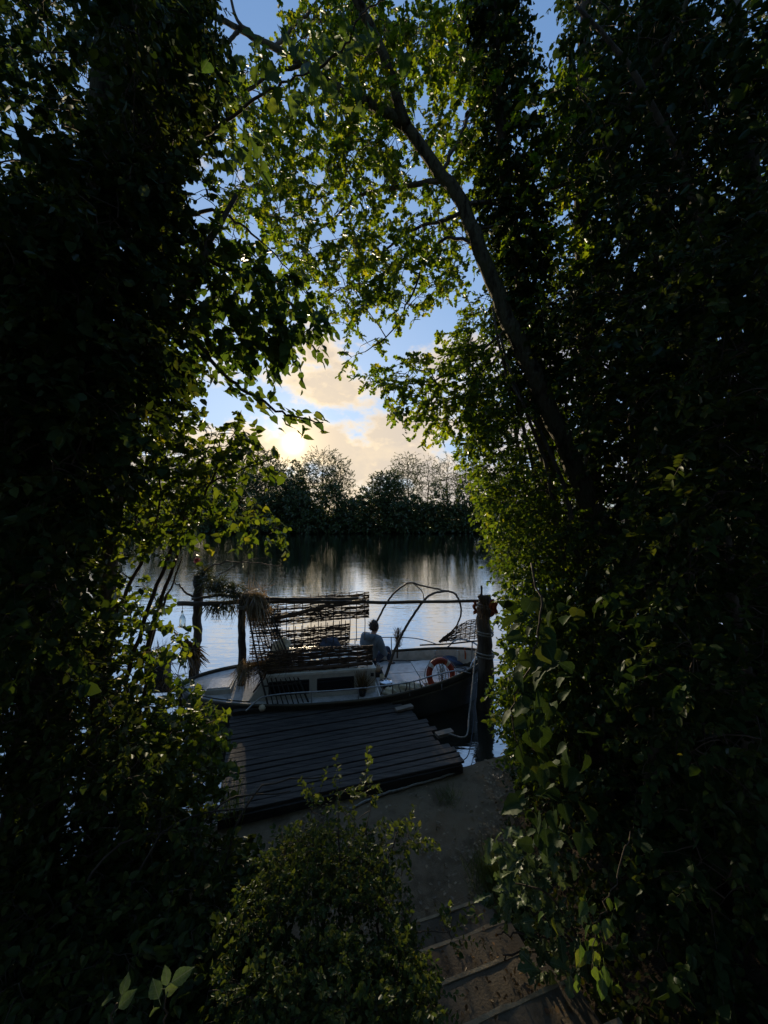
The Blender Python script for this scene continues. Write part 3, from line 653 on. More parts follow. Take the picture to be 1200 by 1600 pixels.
for u0, u1 in ((-1.46, -.72), (-.56, .14)):
    m = MB(); z0, z1 = .665, .905
    w = MB().add([wall_pt(u0, z0, .010), wall_pt(u1, z0, .010), wall_pt(u1, z1, .010), wall_pt(u0, z1, .010), wall_pt(u0, z0, .002), wall_pt(u1, z0, .002), wall_pt(u1, z1, .002), wall_pt(u0, z1, .002)], [(0, 1, 2, 3), (0, 4, 5, 1), (1, 5, 6, 2), (2, 6, 7, 3), (3, 7, 4, 0)]).build('window', M_pane, bt)
    fr = MB()
    for (a, b_) in (((u0, z0), (u1, z0)), ((u1, z0), (u1, z1)), ((u1, z1), (u0, z1)), ((u0, z1), (u0, z0))): fr.tube([wall_pt(*a, .012), wall_pt(*b_, .012)], .011, 6)
    fr.build('window_frame', M_rubber, w)
# front light on the sloping cabin front
def front_pt(c, t, off): 
    a = np.array((*cab[0], CZ0)) * (1 - c) + np.array((*cab[3], CZ0)) * c; b_ = np.array((*capt[0], CZ1 - .03)) * (1 - c) + np.array((*capt[3], CZ1 - .03)) * c
    r = a + (b_ - a) * t; return B(r[0] - off * .8, r[1], r[2] + off * .6)
for c0, c1 in ((.1, .40), (.58, .88)):
    w = MB().add([front_pt(c0, .25, .012), front_pt(c1, .25, .012), front_pt(c1, .78, .012), front_pt(c0, .78, .012)], [(0, 1, 2, 3)]).build('window', M_pane, bt)
    fr = MB(); cs = [front_pt(c0, .25, .015), front_pt(c1, .25, .015), front_pt(c1, .78, .015), front_pt(c0, .78, .015)]
    for i in range(4): fr.tube([cs[i], cs[(i + 1) % 4]], .012, 6)
    fr.build('window_frame', M_rubber, w)
MB().box(B(.50, -.835, .93), (.06, .03, .06), BA).build('vent', M_rubber, bt)
# fore hatch with frosted lid
hc = toB(pz(344, 1072, .66)); 
quadboard('hatch_coaming', [(hc[0] - .23, hc[1] - .24), (hc[0] + .25, hc[1] - .24), (hc[0] + .25, hc[1] + .26), (hc[0] - .23, hc[1] + .26)], .70, .13, M_white, bt)
quadboard('hatch_lid', [(hc[0] - .20, hc[1] - .21), (hc[0] + .22, hc[1] - .21), (hc[0] + .22, hc[1] + .23), (hc[0] - .20, hc[1] + .23)], .722, .02, M_stone, bt)
MB().box(B(hc[0] - .42, hc[1] + .08, .655), (.16, .05, .05), BA).build('cleat', M_metal, bt); MB().box(B(hc[0] - .36, hc[1] + .0, .655), (.05, .16, .04), BA).build('cleat', M_metal, bt)
# near handrail on stanchions, starting from the deck edge in a swan neck
rail = smooth_path([pz(384, 1111, .60), px(396, 1100, 6.95), px(412, 1089, 7.02), px(450, 1083.5, 7.1), px(520, 1079, 7.2), px(587, 1073, 7.3), px(640, 1066, 7.45), px(676, 1056, 7.62), px(712, 1048, 7.9), px(735, 1052, 8.05)], 8)
MB().tube(rail, 0.014, 8).build('handrail', M_metal, bt, True)
for x_, y_, d_, yb in ((487, 1081.5, 7.15, 1102), (560, 1076, 7.25, 1095), (640, 1066, 7.45, 1088), (690, 1053, 7.7, 1078)):
    a = px(x_, y_, d_); MB().tube([a, (a[0], a[1], .56)], .012, 6).build('stanchion', M_metal, bt)
# pulpit rail at the right-hand end
pul = smooth_path([B(2.55, .62, .80), B(2.75, .50, 1.02), B(3.0, .25, 1.05), B(3.1, -.02, 1.0), B(2.95, -.28, .97), B(2.72, -.50, .86), B(2.66, -.55, .74)], 8); MB().tube(pul, .02, 8).build('pulpit_rail', M_metal, bt, True)
MB().tube([B(3.02, .2, 1.04), B(3.0, .2, .62)], .016, 6).build('stanchion', M_metal, bt)
# far rail
fr_ = smooth_path([B(-1.2, 1.0, .98), B(.2, 1.07, .985), B(1.2, 1.03, .99), B(1.9, .92, .95), B(2.4, .76, .82)], 8); MB().tube(fr_, .012, 6).build('handrail', M_metal, bt, True)
for u in (-.6, .35, 1.25): MB().tube([B(u, beam(u / HL) - .05, .60), B(u, 1.05, .98)], .014, 6).build('stanchion', M_white, bt)

# ------------------------------------------------------------------ willow work, poles and clutter on the boat
def solo(mb, name, mat, label, cat, group=None, smooth=False, bevel=0):
    return tag(mb.build(name, mat, None, smooth, bevel), label, cat, group)
PZ = 2.22
# long horizontal pole between the posts
pole_pts = smooth_path([px(278, 943, 7.95), px(330, 943, 7.95), px(412, 940, 7.97), px(520, 940.5, 8.0), px(640, 941, 8.08), px(772, 938, 8.22)], 6, .004)
solo(MB().tube(pole_pts, np.linspace(.052, .030, len(pole_pts)), 8), 'bamboo_pole', M_pole, 'long dark pole laid level above the boat from post to post', 'pole', smooth=True)
solo(MB().tube(smooth_path([px(395, 935, 7.9), px(470, 936, 7.93), px(560, 935, 7.95)], 6, .004), .030, 7), 'bamboo_pole', M_pole, 'short thin pole lashed on top of the long level pole', 'pole', smooth=True)
solo(MB().tube(smooth_path([px(300, 936, 8.0), px(345, 931, 7.95), px(400, 934, 7.9)], 6, .006), .03, 7), 'bamboo_pole', M_pole, 'short rough pole between the driftwood post and the foredeck post', 'pole', smooth=True)
fp = thing('deck_post', pz(378, 1068, .6), 'dark upright post standing on the foredeck before the cabin', 'post')
a = pz(377, 1070, .6); MB().tube(smooth_path([a, a + np.array((.02, .0, .7)), a + np.array((.0, 0, 1.2)), a + np.array((.02, 0, 1.72))], 5, .006), np.linspace(.085, .062, 16), 10).build('shaft', M_beam, fp, True)
MB().tube([a + np.array((0, 0, 1.55)), a + np.array((0, 0, 1.62))], .085, 10).build('lashing', M_rope, fp, True)
# driftwood post at the left end
dp = thing('driftwood_post', (-4.13, 8.2, -.6), 'twisted driftwood post at the foredeck end of the boat', 'post')
dpts = smooth_path([(-4.10, 8.2, -.8), (-4.08, 8.2, .3), (-4.02, 8.2, .95), (-3.98, 8.18, 1.5), (-3.95, 8.15, 2.1), (-3.92, 8.13, 2.55), (-3.90, 8.1, 2.78)], 5, .012)
MB().tube(dpts, np.concatenate((np.linspace(.13, .085, 15), np.linspace(.085, .11, len(dpts) - 15))), 9).build('trunk', M_bark, dp, True)
for pts, r in (([dpts[8], px(293, 1000, 8.2), px(284, 1008, 8.2), px(270, 1020, 8.2)], .035), ([dpts[-9], px(296, 930, 8.1), px(280, 915, 8.05), px(268, 908, 8.0)], .03), ([dpts[-2], px(330, 885, 8.0), px(372, 878, 7.95), px(440, 884, 7.9)], .02), ([dpts[-4], px(340, 900, 8.0), px(380, 876, 7.9), px(418, 872, 7.9)], .014)):
    MB().tube(smooth_path(pts, 6, .01), np.linspace(r, r * .35, 6 * (len(pts) - 1) + 1), 6).build('branch', M_bark, dp, True)
MB().tube(smooth_path([px(388, 876, 7.93), px(390, 885, 7.93), px(387, 898, 7.93)], 4), .008, 5).build('branch', M_bark, dp, True)
# moss and dead fern heaped over the cross pole
def strands(name, base, dirs, L, mat, parent, w=1.0, label=None, cat=None, size_vary=.4):
    nn = nrmz(np.cross(dirs, rng.normal(0, 1, dirs.shape)))
    me = leaves_mesh(name, base, dirs, nn, L * rng.uniform(1 - size_vary, 1 + size_vary, len(base)), T_blade, mat, w); o = link(name, me, parent)
    if parent is not None: o['kind'] = 'stuff'
    if label: tag(o, label, cat)
    return o
def cloud(c, r, n): return np.asarray(c) + nrmz(rng.normal(0, 1, (n, 3))) * (rng.random((n, 1)) ** .4) * np.asarray(r)
mo = thing('moss_clump', px(345, 930, 7.95), 'dark mossy fern clump heaped on the pole beside the driftwood post', 'moss')
b1 = np.vstack((cloud(px(340, 915, 7.95), (.42, .22, .14), 420), cloud(px(318, 895, 8.0), (.14, .15, .2), 160), cloud(px(368, 927, 7.93), (.22, .2, .12), 160)))
strands('fronds', b1, rand_dirs(len(b1), -.4), .20, L_moss, mo, 1.5)
b1 = cloud(px(342, 945, 7.95), (.38, .15, .05), 160); strands('hanging_fronds', b1, rand_dirs(160, -2.2), .26, L_moss, mo, 1.2)
sb = thing('straw_bundle', px(398, 940, 7.85), 'pale dry straw bundle draped over the pole at the foredeck post', 'straw')
t = rng.random(620); b1 = np.stack([px(392 + 14 * a_, 925 + 8 * b_, 7.8 + .25 * c_) for a_, b_, c_ in zip(rng.normal(0, .7, 620), rng.random(620), rng.random(620))])
strands('stems', b1, nrmz(np.array((.30, -.1, -1.0)) + rng.normal(0, .28, (620, 3))), .55, L_straw, sb, .45)
b1 = cloud(px(400, 925, 7.85), (.25, .15, .08), 140); strands('loose_stems', b1, rand_dirs(140, .3), .28, L_straw, sb, .35)
s2 = thing('straw_heap', px(400, 1035, 7.3), 'brown dry straw heap on the cabin roof behind the leaning trellis', 'straw')
b1 = cloud(px(430, 1036, 7.55), (.46, .24, .13), 1300); strands('stems', b1, nrmz(np.array((-.7, -.25, -.35)) + rng.normal(0, .42, (1300, 3))), .30, L_dry, s2, .38)
s3 = thing('straw_fringe', px(380, 1060, 7.3), 'straggling brown straw fringe hanging down the sloped cabin front', 'straw')
b1 = cloud(px(384, 1040, 7.35), (.16, .15, .16), 260); strands('stems', b1, nrmz(np.array((-.25, -.1, -1)) + rng.normal(0, .35, (260, 3))), .34, L_straw, s3, .4)
pm = thing('dead_palm_leaves', px(296, 1020, 8.1), 'tuft of withered tan leaves tied to the driftwood post', 'dead leaves')
b1 = cloud(px(293, 1008, 8.1), (.12, .1, .1), 150); strands('blades', b1, nrmz(np.array((.55, -.1, -1)) + rng.normal(0, .40, (150, 3))), .46, L_dry, pm, 1.1)
# planter hung left of the post with a ledge under it
pt = thing('planter_box', px(248, 1075, 8.1), 'dark planter box of dead stems left of the driftwood post', 'planter')
MB().box(px(247, 1055, 8.1), (.40, .32, .50), .1, jitter=.008).build('box', M_rubber, pt)
b1 = cloud(px(250, 1034, 8.1), (.26, .16, .06), 220); strands('dead_stems', b1, nrmz(np.array((.1, 0, .5)) + rng.normal(0, .7, (220, 3))), .42, L_dry, pt, .4)
b1 = cloud(px(262, 1062, 8.0), (.32, .16, .14), 200); strands('hanging_stems', b1, rand_dirs(200, -1.2), .40, L_dry, pt, .4)
solo(MB().box(px(245, 1078, 8.1), (1.35, .2, .05), .1, jitter=.006), 'ledge_plank', M_beam, 'dark plank ledge carrying the planter beside the driftwood post', 'plank')
MB().tube([px(205, 1080, 8.1), px(205, 1122, 8.1) - np.array((0, 0, .5))], .05, 8).build('prop', M_beam, bpy.data.objects['ledge_plank'], True)
MB().tube([px(282, 1080, 8.1), px(282, 1122, 8.1) - np.array((0, 0, .5))], .05, 8).build('prop', M_beam, bpy.data.objects['ledge_plank'], True)
bo = thing('hanging_bottle', px(285, 982, 7.95), 'clear glass bottle hung by a cord from the pole end', 'bottle')
c = px(285, 981, 7.95); MB().lathe(c, [(.002, 0), (.055, .004), (.062, .03), (.062, .17), (.05, .22), (.022, .27), (.02, .33), (.026, .34), (.026, .36)], 16).build('glass', M_bottle, bo, True)
MB().tube([c + np.array((0, 0, .34)), px(285, 943, 7.95)], .006, 5).build('cord', M_rope, bo)
# rose on the top of the driftwood
ro = thing('rose', px(308, 884, 8.0), 'small red and pink rose bloom above the driftwood post', 'flower')
c = px(308, 876, 8.0)
MB().tube(smooth_path([px(312, 900, 8.05), px(309, 888, 8.02), c], 5), .006, 5).build('stem', M_twig, ro, True)
for ringk, (nr, rad, tilt) in enumerate(((5, .075, .25), (5, .05, .6), (3, .028, 1.0))):
    for k in range(nr):
        th = 2 * math.pi * k / nr + ringk * .5; e1 = np.array((math.cos(th), 0, math.sin(th))); up_ = np.array((0, -1.0, .25)); w_ = np.cross(e1, up_)
        dirp = nrmz(e1 * math.cos(tilt) + up_ * math.sin(tilt)); V = [c, c + dirp * rad * .6 + w_ * rad * .5, c + dirp * rad * 1.05 + w_ * rad * .28 - up_ * .006, c + dirp * rad * 1.05 - w_ * rad * .28 - up_ * .006, c + dirp * rad * .6 - w_ * rad * .5]
        MB().add(V, [(0, 1, 2, 3, 4)]).build('petal', M_petal if ringk == 0 else M_petalw, ro)

def hurdle(name, label, o, au, av, w, h, n_st, gaps, cell=.028, rod=.011, weave0=0.0, weave1=1.0, keep=0.93, bow=0.0):
    """woven panel: upright stakes plus rods passing before and behind them"""
    o, au, av = np.asarray(o, float), nrmz(np.asarray(au, float)), nrmz(np.asarray(av, float)); nn = np.cross(au, av)
    th = thing(name, o, label, 'willow panel')
    sh = lambda a, b_: o + au * a * w + av * b_ * h + nn * bow * math.sin(a * math.pi)
    for i in range(n_st):
        a = (i + .5) / n_st; e = rng.uniform(-.03, .05); lo = rng.uniform(-.03, .0)
        MB().tube(smooth_path([sh(a + rng.normal(0, .004), lo), sh(a + rng.normal(0, .006), .5), sh(a + rng.normal(0, .004), 1 + e)], 3, .003), .009, 5).build('stake', M_willow, th, True)
    lines = []; rr = []
    rows = int(h * (weave1 - weave0) / cell)
    for r_ in range(rows):
        b_ = weave0 + (weave1 - weave0) * (r_ + .5) / rows
        if any(g0 < b_ < g1 for g0, g1 in gaps) or rng.random() > keep: continue
        m = n_st * 2 + 1; a = np.linspace(-.01, 1.01, m) + rng.normal(0, .002, m)
        off = (.014 * np.cos(np.arange(m) * math.pi / 2 * 2 + r_ * math.pi)) ; wig = np.cumsum(rng.normal(0, .010, m)); wig -= wig.mean()
        P = np.array([sh(a[i], b_) for i in range(m)]) + nn * off[:, None] + av * wig[:, None] * .8
        s0 = 0 if rng.random() < .7 else rng.integers(0, m // 2); P[:s0] = P[s0]
        lines.append(P); rr.append(np.full(m, rod * rng.uniform(.6, 1.2)))
    w_ = link('weave', tri_tubes(np.array(lines), np.array(rr), 'weave', M_willow), th); w_['kind'] = 'stuff'
    return th
d = BU
hurdle('willow_hurdle', 'woven willow hurdle hanging high from the long pole above the cabin', px(428, 1012, 8.0), BU + np.array((0, 0, .035)), (0, .05, 1), 1.98, 1.02, 12, [(.42, .45), (.70, .73)], .0085, .010, .42, .97, .92)
hurdle('willow_hurdle', 'narrow woven willow hurdle hanging behind the leaning trellis', px(390, 1032, 8.02), BU, (0, .04, 1), .62, 1.12, 5, [(.55, .58)], .011, .010, .05, .95, .85)
hurdle('willow_hurdle', 'darker woven willow hurdle propped behind the cabin below the hanging one', px(424, 1036, 8.35), BU + np.array((0, 0, .05)), (0, .1, 1), 1.68, .72, 12, [(.62, .67)], .009, .011, 0, .92, .92)
hurdle('willow_hurdle', 'low dense willow hurdle laid along the jetty edge of the cabin roof', B(-1.52, -.74, 1.06), BU + np.array((0, 0, .0)), (0, .22, .5), 2.02, .40, 11, [(.46, .50)], .008, .012, 0, 1, .97)
solo(MB().tube(smooth_path([B(-1.5, -.70, 1.11), B(-.6, -.73, 1.10), B(.42, -.72, 1.11)], 8, .006), .036, 7), 'willow_rod', M_willow, 'thick dark willow rod lying on the roof edge under the low hurdle', 'rod', smooth=True)
solo(MB().tube(smooth_path([px(425, 968, 7.92), px(500, 950, 7.95), px(572, 938, 7.97)], 8, .008), np.linspace(.05, .03, 17), 7), 'willow_bundle', M_willow, 'tight willow bundle slanting along the top of the hanging hurdle', 'bundle', smooth=True)
# fan shaped woven panel at the far gunwale
ff = thing('woven_fan', px(690, 1003, 9.7), 'fan shaped woven willow panel standing on the far gunwale', 'willow panel')
c0 = px(686, 1003, 9.5); ax = px(750, 997, 8.95) - c0; Lf = np.linalg.norm(ax); ax = ax / Lf; upv = np.array((0.1, 0, 1.0))
lines = []; rr = []
prof = lambda a: .42 * math.sin(min(a, 1) * math.pi * .62) + .02
for k in range(15):
    f = (k + .3) / 14; a = np.linspace(0, 1, 18); P = np.array([c0 + ax * x * Lf + upv * prof(x) * f for x in a]) + rng.normal(0, .006, (18, 3)); lines.append(P); rr.append(np.full(18, .011))
w_ = link('weave', tri_tubes(np.array(lines), np.array(rr), 'weave', M_willow), ff); w_['kind'] = 'stuff'
for x in np.linspace(.08, .98, 9): MB().tube([c0 + ax * x * Lf - upv * .03, c0 + ax * x * Lf + upv * (prof(x) + .02)], .009, 5).build('stake', M_willow, ff)
solo(MB().tube(smooth_path([px(656, 1008, 9.3), px(700, 1006, 9.1), px(752, 1001, 8.8)], 5, .004), .018, 6), 'willow_rod', M_willow, 'straight stick lying along the far gunwale below the woven fan', 'rod', smooth=True)
# bent hazel hoops over the hold
solo(MB().tube(smooth_path([pz(602, 1058, .53), px(619, 1010, 8.5), px(637, 975, 8.7), px(661, 940, 8.95), px(676, 928, 9.1), px(699, 924, 9.3), px(713, 930, 9.5), px(720, 948, 9.7), px(719, 965, 9.8), px(708, 985, 9.8), px(687, 1004, 9.75)], 8, .003), np.linspace(.032, .020, 81), 7), 'hazel_hoop', M_pole, 'bent hazel hoop rising from beside the silver lidded pot over the hold', 'hoop', smooth=True)
solo(MB().tube(smooth_path([px(580, 1018, 9.55), px(584, 985, 9.5), px(597, 955, 9.4), px(613, 930, 9.35), px(632, 914, 9.3), px(644, 911, 9.3), px(663, 916, 9.3), px(699, 924, 9.33)], 8, .003), np.linspace(.028, .018, 57), 7), 'hazel_hoop', M_pole, 'bent hazel hoop rising from behind the seated person', 'hoop', smooth=True)
solo(MB().tube(smooth_path([px(645, 911, 9.3), px(658, 922, 9.2), px(662, 934, 9.05), px(662, 942, 8.95)], 8, .002), .012, 6), 'hazel_tie', M_pole, 'short curved hazel tie joining the two hoops', 'rod', smooth=True)
# leaning trellis of thin bars
tr = thing('leaning_trellis', px(450, 1108, 6.95), 'dark trellis of thin bars leaning from the jetty edge to the pole', 'trellis')
tl, trr = px(386, 945, 7.9), px(416, 942, 7.9); bl, br = pz(420, 1108, .53), pz(483, 1100, .53)
for i in range(9):
    f = i / 8; a = tl + (trr - tl) * f; b_ = bl + (br - bl) * f
    MB().tube(smooth_path([a, (a + b_) / 2 + rng.normal(0, .015, 3), b_], 5, .003), .019 if i in (0, 8) else .011, 6).build('bar', M_beam, tr, True)
for f in (.30, .66, .80): 
    a = tl + (bl - tl) * f; b_ = trr + (br - trr) * f; MB().tube([a + (a - b_) * .04, (a + b_) / 2 - np.array((0, 0, .015)), b_ + (b_ - a) * .04], .014, 6).build('crossbar', M_beam, tr, True)
# mooring post with rags, right of the boat
mp_ = thing('mooring_post', (2.12, 8.1, -.6), 'thick dark mooring post wrapped in frayed rope beside the hedge', 'post')
pts = smooth_path([(2.14, 8.12, -.9), (2.15, 8.1, .4), (2.13, 8.1, 1.2), (2.10, 8.1, 1.85), (2.12, 8.1, 2.36)], 6, .01); MB().tube(pts, np.linspace(.19, .13, len(pts)), 11).build('trunk', M_bark, mp_, True)
for z_, r_ in ((1.10, .19), (1.16, .185), (1.55, .175), (1.60, .172), (2.12, .155), (2.17, .15)):
    th = np.linspace(0, 2 * math.pi, 20); c = np.array((2.12, 8.1, z_)); MB().tube(np.stack((c[0] + r_ * np.cos(th), c[1] + r_ * np.sin(th), c[2] + .015 * np.sin(2 * th)), -1), .018, 5).build('rope_turn', M_rope, mp_, True)
MB().tube(smooth_path([px(749, 930, 8.0), px(757, 945, 8.0), px(768, 962, 8.0)], 4, .01), .06, 8).build('crook', M_bark, mp_, True)
MB().tube([px(752.5, 915, 8.0), px(753, 1010, 8.0)], .022, 7).build('stake', M_beam, mp_)
b1 = cloud(px(756, 950, 7.9), (.12, .08, .25), 180); strands('frayed_fibre', b1, rand_dirs(180, -2.0), .26, L_dry, mp_, .4)
for nm, lab, cx, cy, wq, hq in (('rag', 'orange rag tied on top of the mooring post', 770, 948, .17, .30), ('rag', 'thin faded orange rag strip hanging from the pole near the mooring post', 741, 948, .06, .24)):
    V = []; Fs = []; nu, nv = 7, 8
    for i in range(nu + 1):
        for j in range(nv + 1): V.append(px(cx, cy, 7.95) + np.array(((i / nu - .5) * wq * (1 - .3 * j / nv) + .02 * math.sin(j * 1.3), -.05 + .045 * math.sin(i * 2.1 + j * .5), (.5 - j / nv) * hq - .03 * math.sin(i * 1.9))))
    for i in range(nu):
        for j in range(nv): x = i * (nv + 1) + j; Fs.append((x, x + nv + 1, x + nv + 2, x + 1))
    solo(MB().add(V, Fs), nm, M_rag, lab, 'rag', smooth=True)
solo(MB().tube(smooth_path([px(726, 1012, 9.2), px(727, 1022, 9.15), px(725, 1040, 9.1), px(727, 1050, 9.1)][:2] + [px(668, 1012, 9.35)][:0] + [px(727, 1030, 9.1)], 4), .02, 5), 'cord_tail', M_rag, 'frayed red cord tail hanging inside the far gunwale', 'cord', smooth=True)
# mooring ropes
solo(MB().tube(smooth_path([B(2.98, -.18, .98), px(742, 1030, 7.6), px(738, 1075, 7.0), px(733, 1115, 6.6), px(728, 1150, 6.2), J(2.86, 5.62, JZ + .05)], 8, .002), .013, 6), 'mooring_rope', M_rope, 'pale mooring rope dropping from the boat end to the jetty corner', 'rope', smooth=True)
solo(MB().tube(smooth_path([px(745, 1058, 7.9), px(742, 1100, 7.3), px(737, 1150, 6.7), px(731, 1180, 6.2), J(2.72, 5.10, LAND + .05)], 8, .003), .008, 6), 'mooring_line', M_ropeb, 'thin dark line sagging from the hull to the landing edge', 'rope', smooth=True)
def coil(c, r, n, mat, name, label, tilt=0.0):
    th = np.linspace(0, 2 * math.pi * n, int(22 * n)); rr = r * (1 + .16 * np.sin(th * .37) + .08 * rng.normal(0, .4, len(th)))
    P = np.stack((np.cos(th) * rr, np.sin(th) * rr * .7, .012 + .011 * th / 6.28 + tilt * np.cos(th) * rr), -1) + np.asarray(c); solo(MB().tube(P, .009, 5), name, mat, label, 'rope', smooth=True)
coil(B(2.62, .05, .47), .17, 4, M_ropeb, 'rope_coil', 'dark rope coil lying on the floor at the boat end')
coil(B(2.72, -.28, .47), .12, 3, M_ropeb, 'rope_coil', 'small dark rope coil beside the end rail behind the life ring')
# lashings on the near rail and canvas stuffed under it
for i, (x_, y_) in enumerate(((596, 1072), (612, 1070), (622, 1068.5), (634, 1066.5), (646, 1064.5), (655, 1062))):
    a = px(x_, y_, 7.36 + i * .04); solo(MB().tube(smooth_path([a + np.array((0, 0, .02)), a + np.array((.02, -.02, -.06)), a + np.array((-.02 + .04 * (i % 3), .0, -.17 - .03 * (i % 2)))], 5), .011, 5), 'lashing_cord', M_ropeb if i % 2 else M_rope, ('dark' if i % 2 else 'pale') + ' short cord end knotted on the handrail before the hold', 'cord', 'cord ends on the handrail', smooth=True)
def lump(c, r, seed, n=14):
    V = []; Fs = []
    for i in range(n + 1):
        for j in range(n * 2):
            t, f = math.pi * i / n, math.pi * j / n; d_ = np.array((math.sin(t) * math.cos(f), math.sin(t) * math.sin(f), math.cos(t)))
            k_ = 1 + .22 * math.sin(3 * d_[0] + 5 * d_[2] + seed) * math.sin(4 * d_[1] + seed * 2) + .08 * math.sin(9 * d_[0] + 7 * d_[1] + seed); V.append(np.asarray(c) + d_ * np.asarray(r) * k_)
    for i in range(n):
        for j in range(2 * n): Fs.append((i * 2 * n + j, (i + 1) * 2 * n + j, (i + 1) * 2 * n + (j + 1) % (2 * n), i * 2 * n + (j + 1) % (2 * n)))
    return MB().add(V, Fs)
solo(lump(B(1.24, -.80, .56), (.34, .12, .13), 1), 'canvas_bundle', M_sack, 'crumpled pale canvas bundle under the handrail next to the life ring', 'canvas', smooth=True)
solo(lump(B(.88, -.80, .53), (.14, .10, .10), 2.3), 'canvas_bundle', M_sack, 'small pale canvas bundle under the handrail near the cabin corner', 'canvas', smooth=True)
solo(lump(B(2.55, .52, .50), (.30, .18, .11), 3.1), 'tarp', M_tarp, 'crumpled blue tarpaulin on the floor at the boat end', 'tarpaulin', smooth=True)
solo(lump(px(516, 1006, 8.6), (.22, .14, .16), .6), 'cushion', M_cush, 'slumped blue cushion behind the willow hurdles beside the person', 'cushion', smooth=True)
solo(lump(px(440, 1012, 7.9), (.18, .14, .17), 5.2), 'sack', M_sack, 'pale sack slumped behind the leaning trellis', 'sack', smooth=True)
# life ring leaning on the rail
lr = thing('life_ring', B(2.0, -.62, .46), 'orange red life ring leaning inside the handrail by the hold', 'life ring')
rc = B(1.97, -.655, .735); nrm_ = nrmz(np.array((.38, -.92, .36))); e1 = nrmz(np.cross((0, 0, 1.0), nrm_)); e2 = np.cross(nrm_, e1)
RR, rr_ = .275, .062
def torus_part(t0, t1, rad, n=40, sides=14, flat=.75):
    V = []; Fs = []; closed = abs(t1 - t0 - 2 * math.pi) < 1e-6; cnt = n if closed else n + 1
    for i in range(cnt):
        t = t0 + (t1 - t0) * i / n; ro_ = e1 * math.cos(t) + e2 * math.sin(t)
        for j in range(sides): f = 2 * math.pi * j / sides; V.append(rc + ro_ * (RR + rad * math.cos(f)) + nrm_ * rad * flat * math.sin(f))
    for i in range(n):
        for j in range(sides): a, b_ = i, (i + 1) % cnt; Fs.append((a * sides + j, b_ * sides + j, b_ * sides + (j + 1) % sides, a * sides + (j + 1) % sides))
    return MB().add(V, Fs)
torus_part(0, 2 * math.pi, rr_).build('ring', M_ring, lr, True)
for k in range(4): t = math.pi / 4 + k * math.pi / 2; torus_part(t - .12, t + .12, rr_ * 1.05, 6).build('band', M_band, lr, True)
gl_ = []
for k in range(49):
    t = 2 * math.pi * k / 48; rad = RR + rr_ * 1.12 + .035 * abs(math.sin(2 * (t - math.pi / 4))) ; gl_.append(rc + (e1 * math.cos(t) + e2 * math.sin(t)) * rad)
MB().tube(gl_, .008, 5).build('grab_line', M_rope, lr, True)
for k, f in enumerate((-.10, -.03, .05, .12)): MB().tube(smooth_path([rc + e1 * f + e2 * .22 + nrm_ * .05, rc + e1 * (f + .02) + nrm_ * .06, rc + e1 * f - e2 * .2 + nrm_ * .05], 5, .004), .008, 5).build('tangled_cord', M_rag if k % 2 else M_rope, lr, True)
b1 = cloud(rc + nrm_ * .07 - e1 * .02, (.04, .04, .22), 120); wd = strands('dried_sprig', b1, rand_dirs(120, 1.0), .12, L_moss, None, .8, 'dark dried sprig tied upright across the life ring', 'sprig')
# pot with a shining lid, cups
po = thing('lidded_pot', pz(602, 1072, .52), 'dark cooking pot with shining metal lid beside the cabin corner', 'pot')
c = px(603, 1071, 7.9); c[2] = .52
MB().lathe(c, [(.0, 0), (.10, 0), (.125, .03), (.13, .11), (.125, .115)], 22).build('pot_body', M_rubber, po, True)
MB().lathe(c, [(.138, .112), (.138, .12), (.12, .128), (.06, .142), (.018, .145), (.018, .165), (.001, .168)], 22).build('lid', M_lid, po, True)
c = px(597, 1053, 8.25); c[2] = .52
solo(MB().lathe(c, [(.0, 0), (.045, 0), (.05, .05), (.05, .10), (.045, .10), (.045, .02)], 16), 'mug', M_sack, 'pale mug standing behind the lidded pot', 'mug', smooth=True)
c = px(590, 1044, 8.45); c[2] = .60
kt = thing('kettle', c, 'small brown kettle with bright handle in front of the seated person', 'kettle')
MB().lathe(c, [(.0, 0), (.06, 0), (.075, .05), (.065, .10), (.03, .125), (.012, .13), (.012, .15), (.0, .152)], 18).build('kettle_body', M_brass, kt, True)
MB().tube(smooth_path([c + np.array((-.05, 0, .11)), c + np.array((0, 0, .19)), c + np.array((.05, 0, .11))], 6), .008, 6).build('handle', M_lid, kt, True)
MB().tube([c + np.array((.06, 0, .05)), c + np.array((.12, 0, .11))], [.016, .009], 8).build('spout', M_brass, kt, True)
MB().box(c - np.array((0, 0, .045)), (.22, .22, .086), BA).build('stand', M_beam, kt)
# dried plant against the cabin side, dried spray on the far stanchion
dg = thing('dried_grass_plant', pz(562, 1085, .57), 'dried grassy plant in a dark pot against the cabin side', 'plant')
c = B(.30, -.90, .57); MB().lathe(c, [(.0, 0), (.06, 0), (.075, .12), (.065, .12)], 14).build('pot', M_rubber, dg, True)
b1 = c + np.array((0, 0, .1)) + rng.normal(0, .03, (180, 3)); strands('stems', b1, rand_dirs(180, 2.6), .34, L_dry, dg, .5)
c = px(622, 1012, 9.3)
dk = thing('dried_reed_spray', c, 'dried reed spray tied upright to the far rail beyond the hold', 'reeds')
b1 = c + np.stack((rng.normal(0, .035, 200), rng.normal(0, .03, 200), rng.uniform(0, .36, 200)), -1); strands('stems', b1, rand_dirs(200, 2.6), .17, L_dry, dk, .9)
MB().tube([c - np.array((.02, 0, .25)), c + np.array((0, 0, .48))], .02, 6).build('stalk', M_willow, dk)
# dinghy fender on the fore quarter
fd = thing('fender', pz(413, 1112, .6), 'small pale fender by the foot of the trellis', 'fender')
c = px(410, 1111, 6.98); c[2] = .58; MB().lathe(c, [(.0, -.06), (.05, -.045), (.065, 0), (.05, .045), (.0, .06)], 14).build('float', M_sack, fd, True)

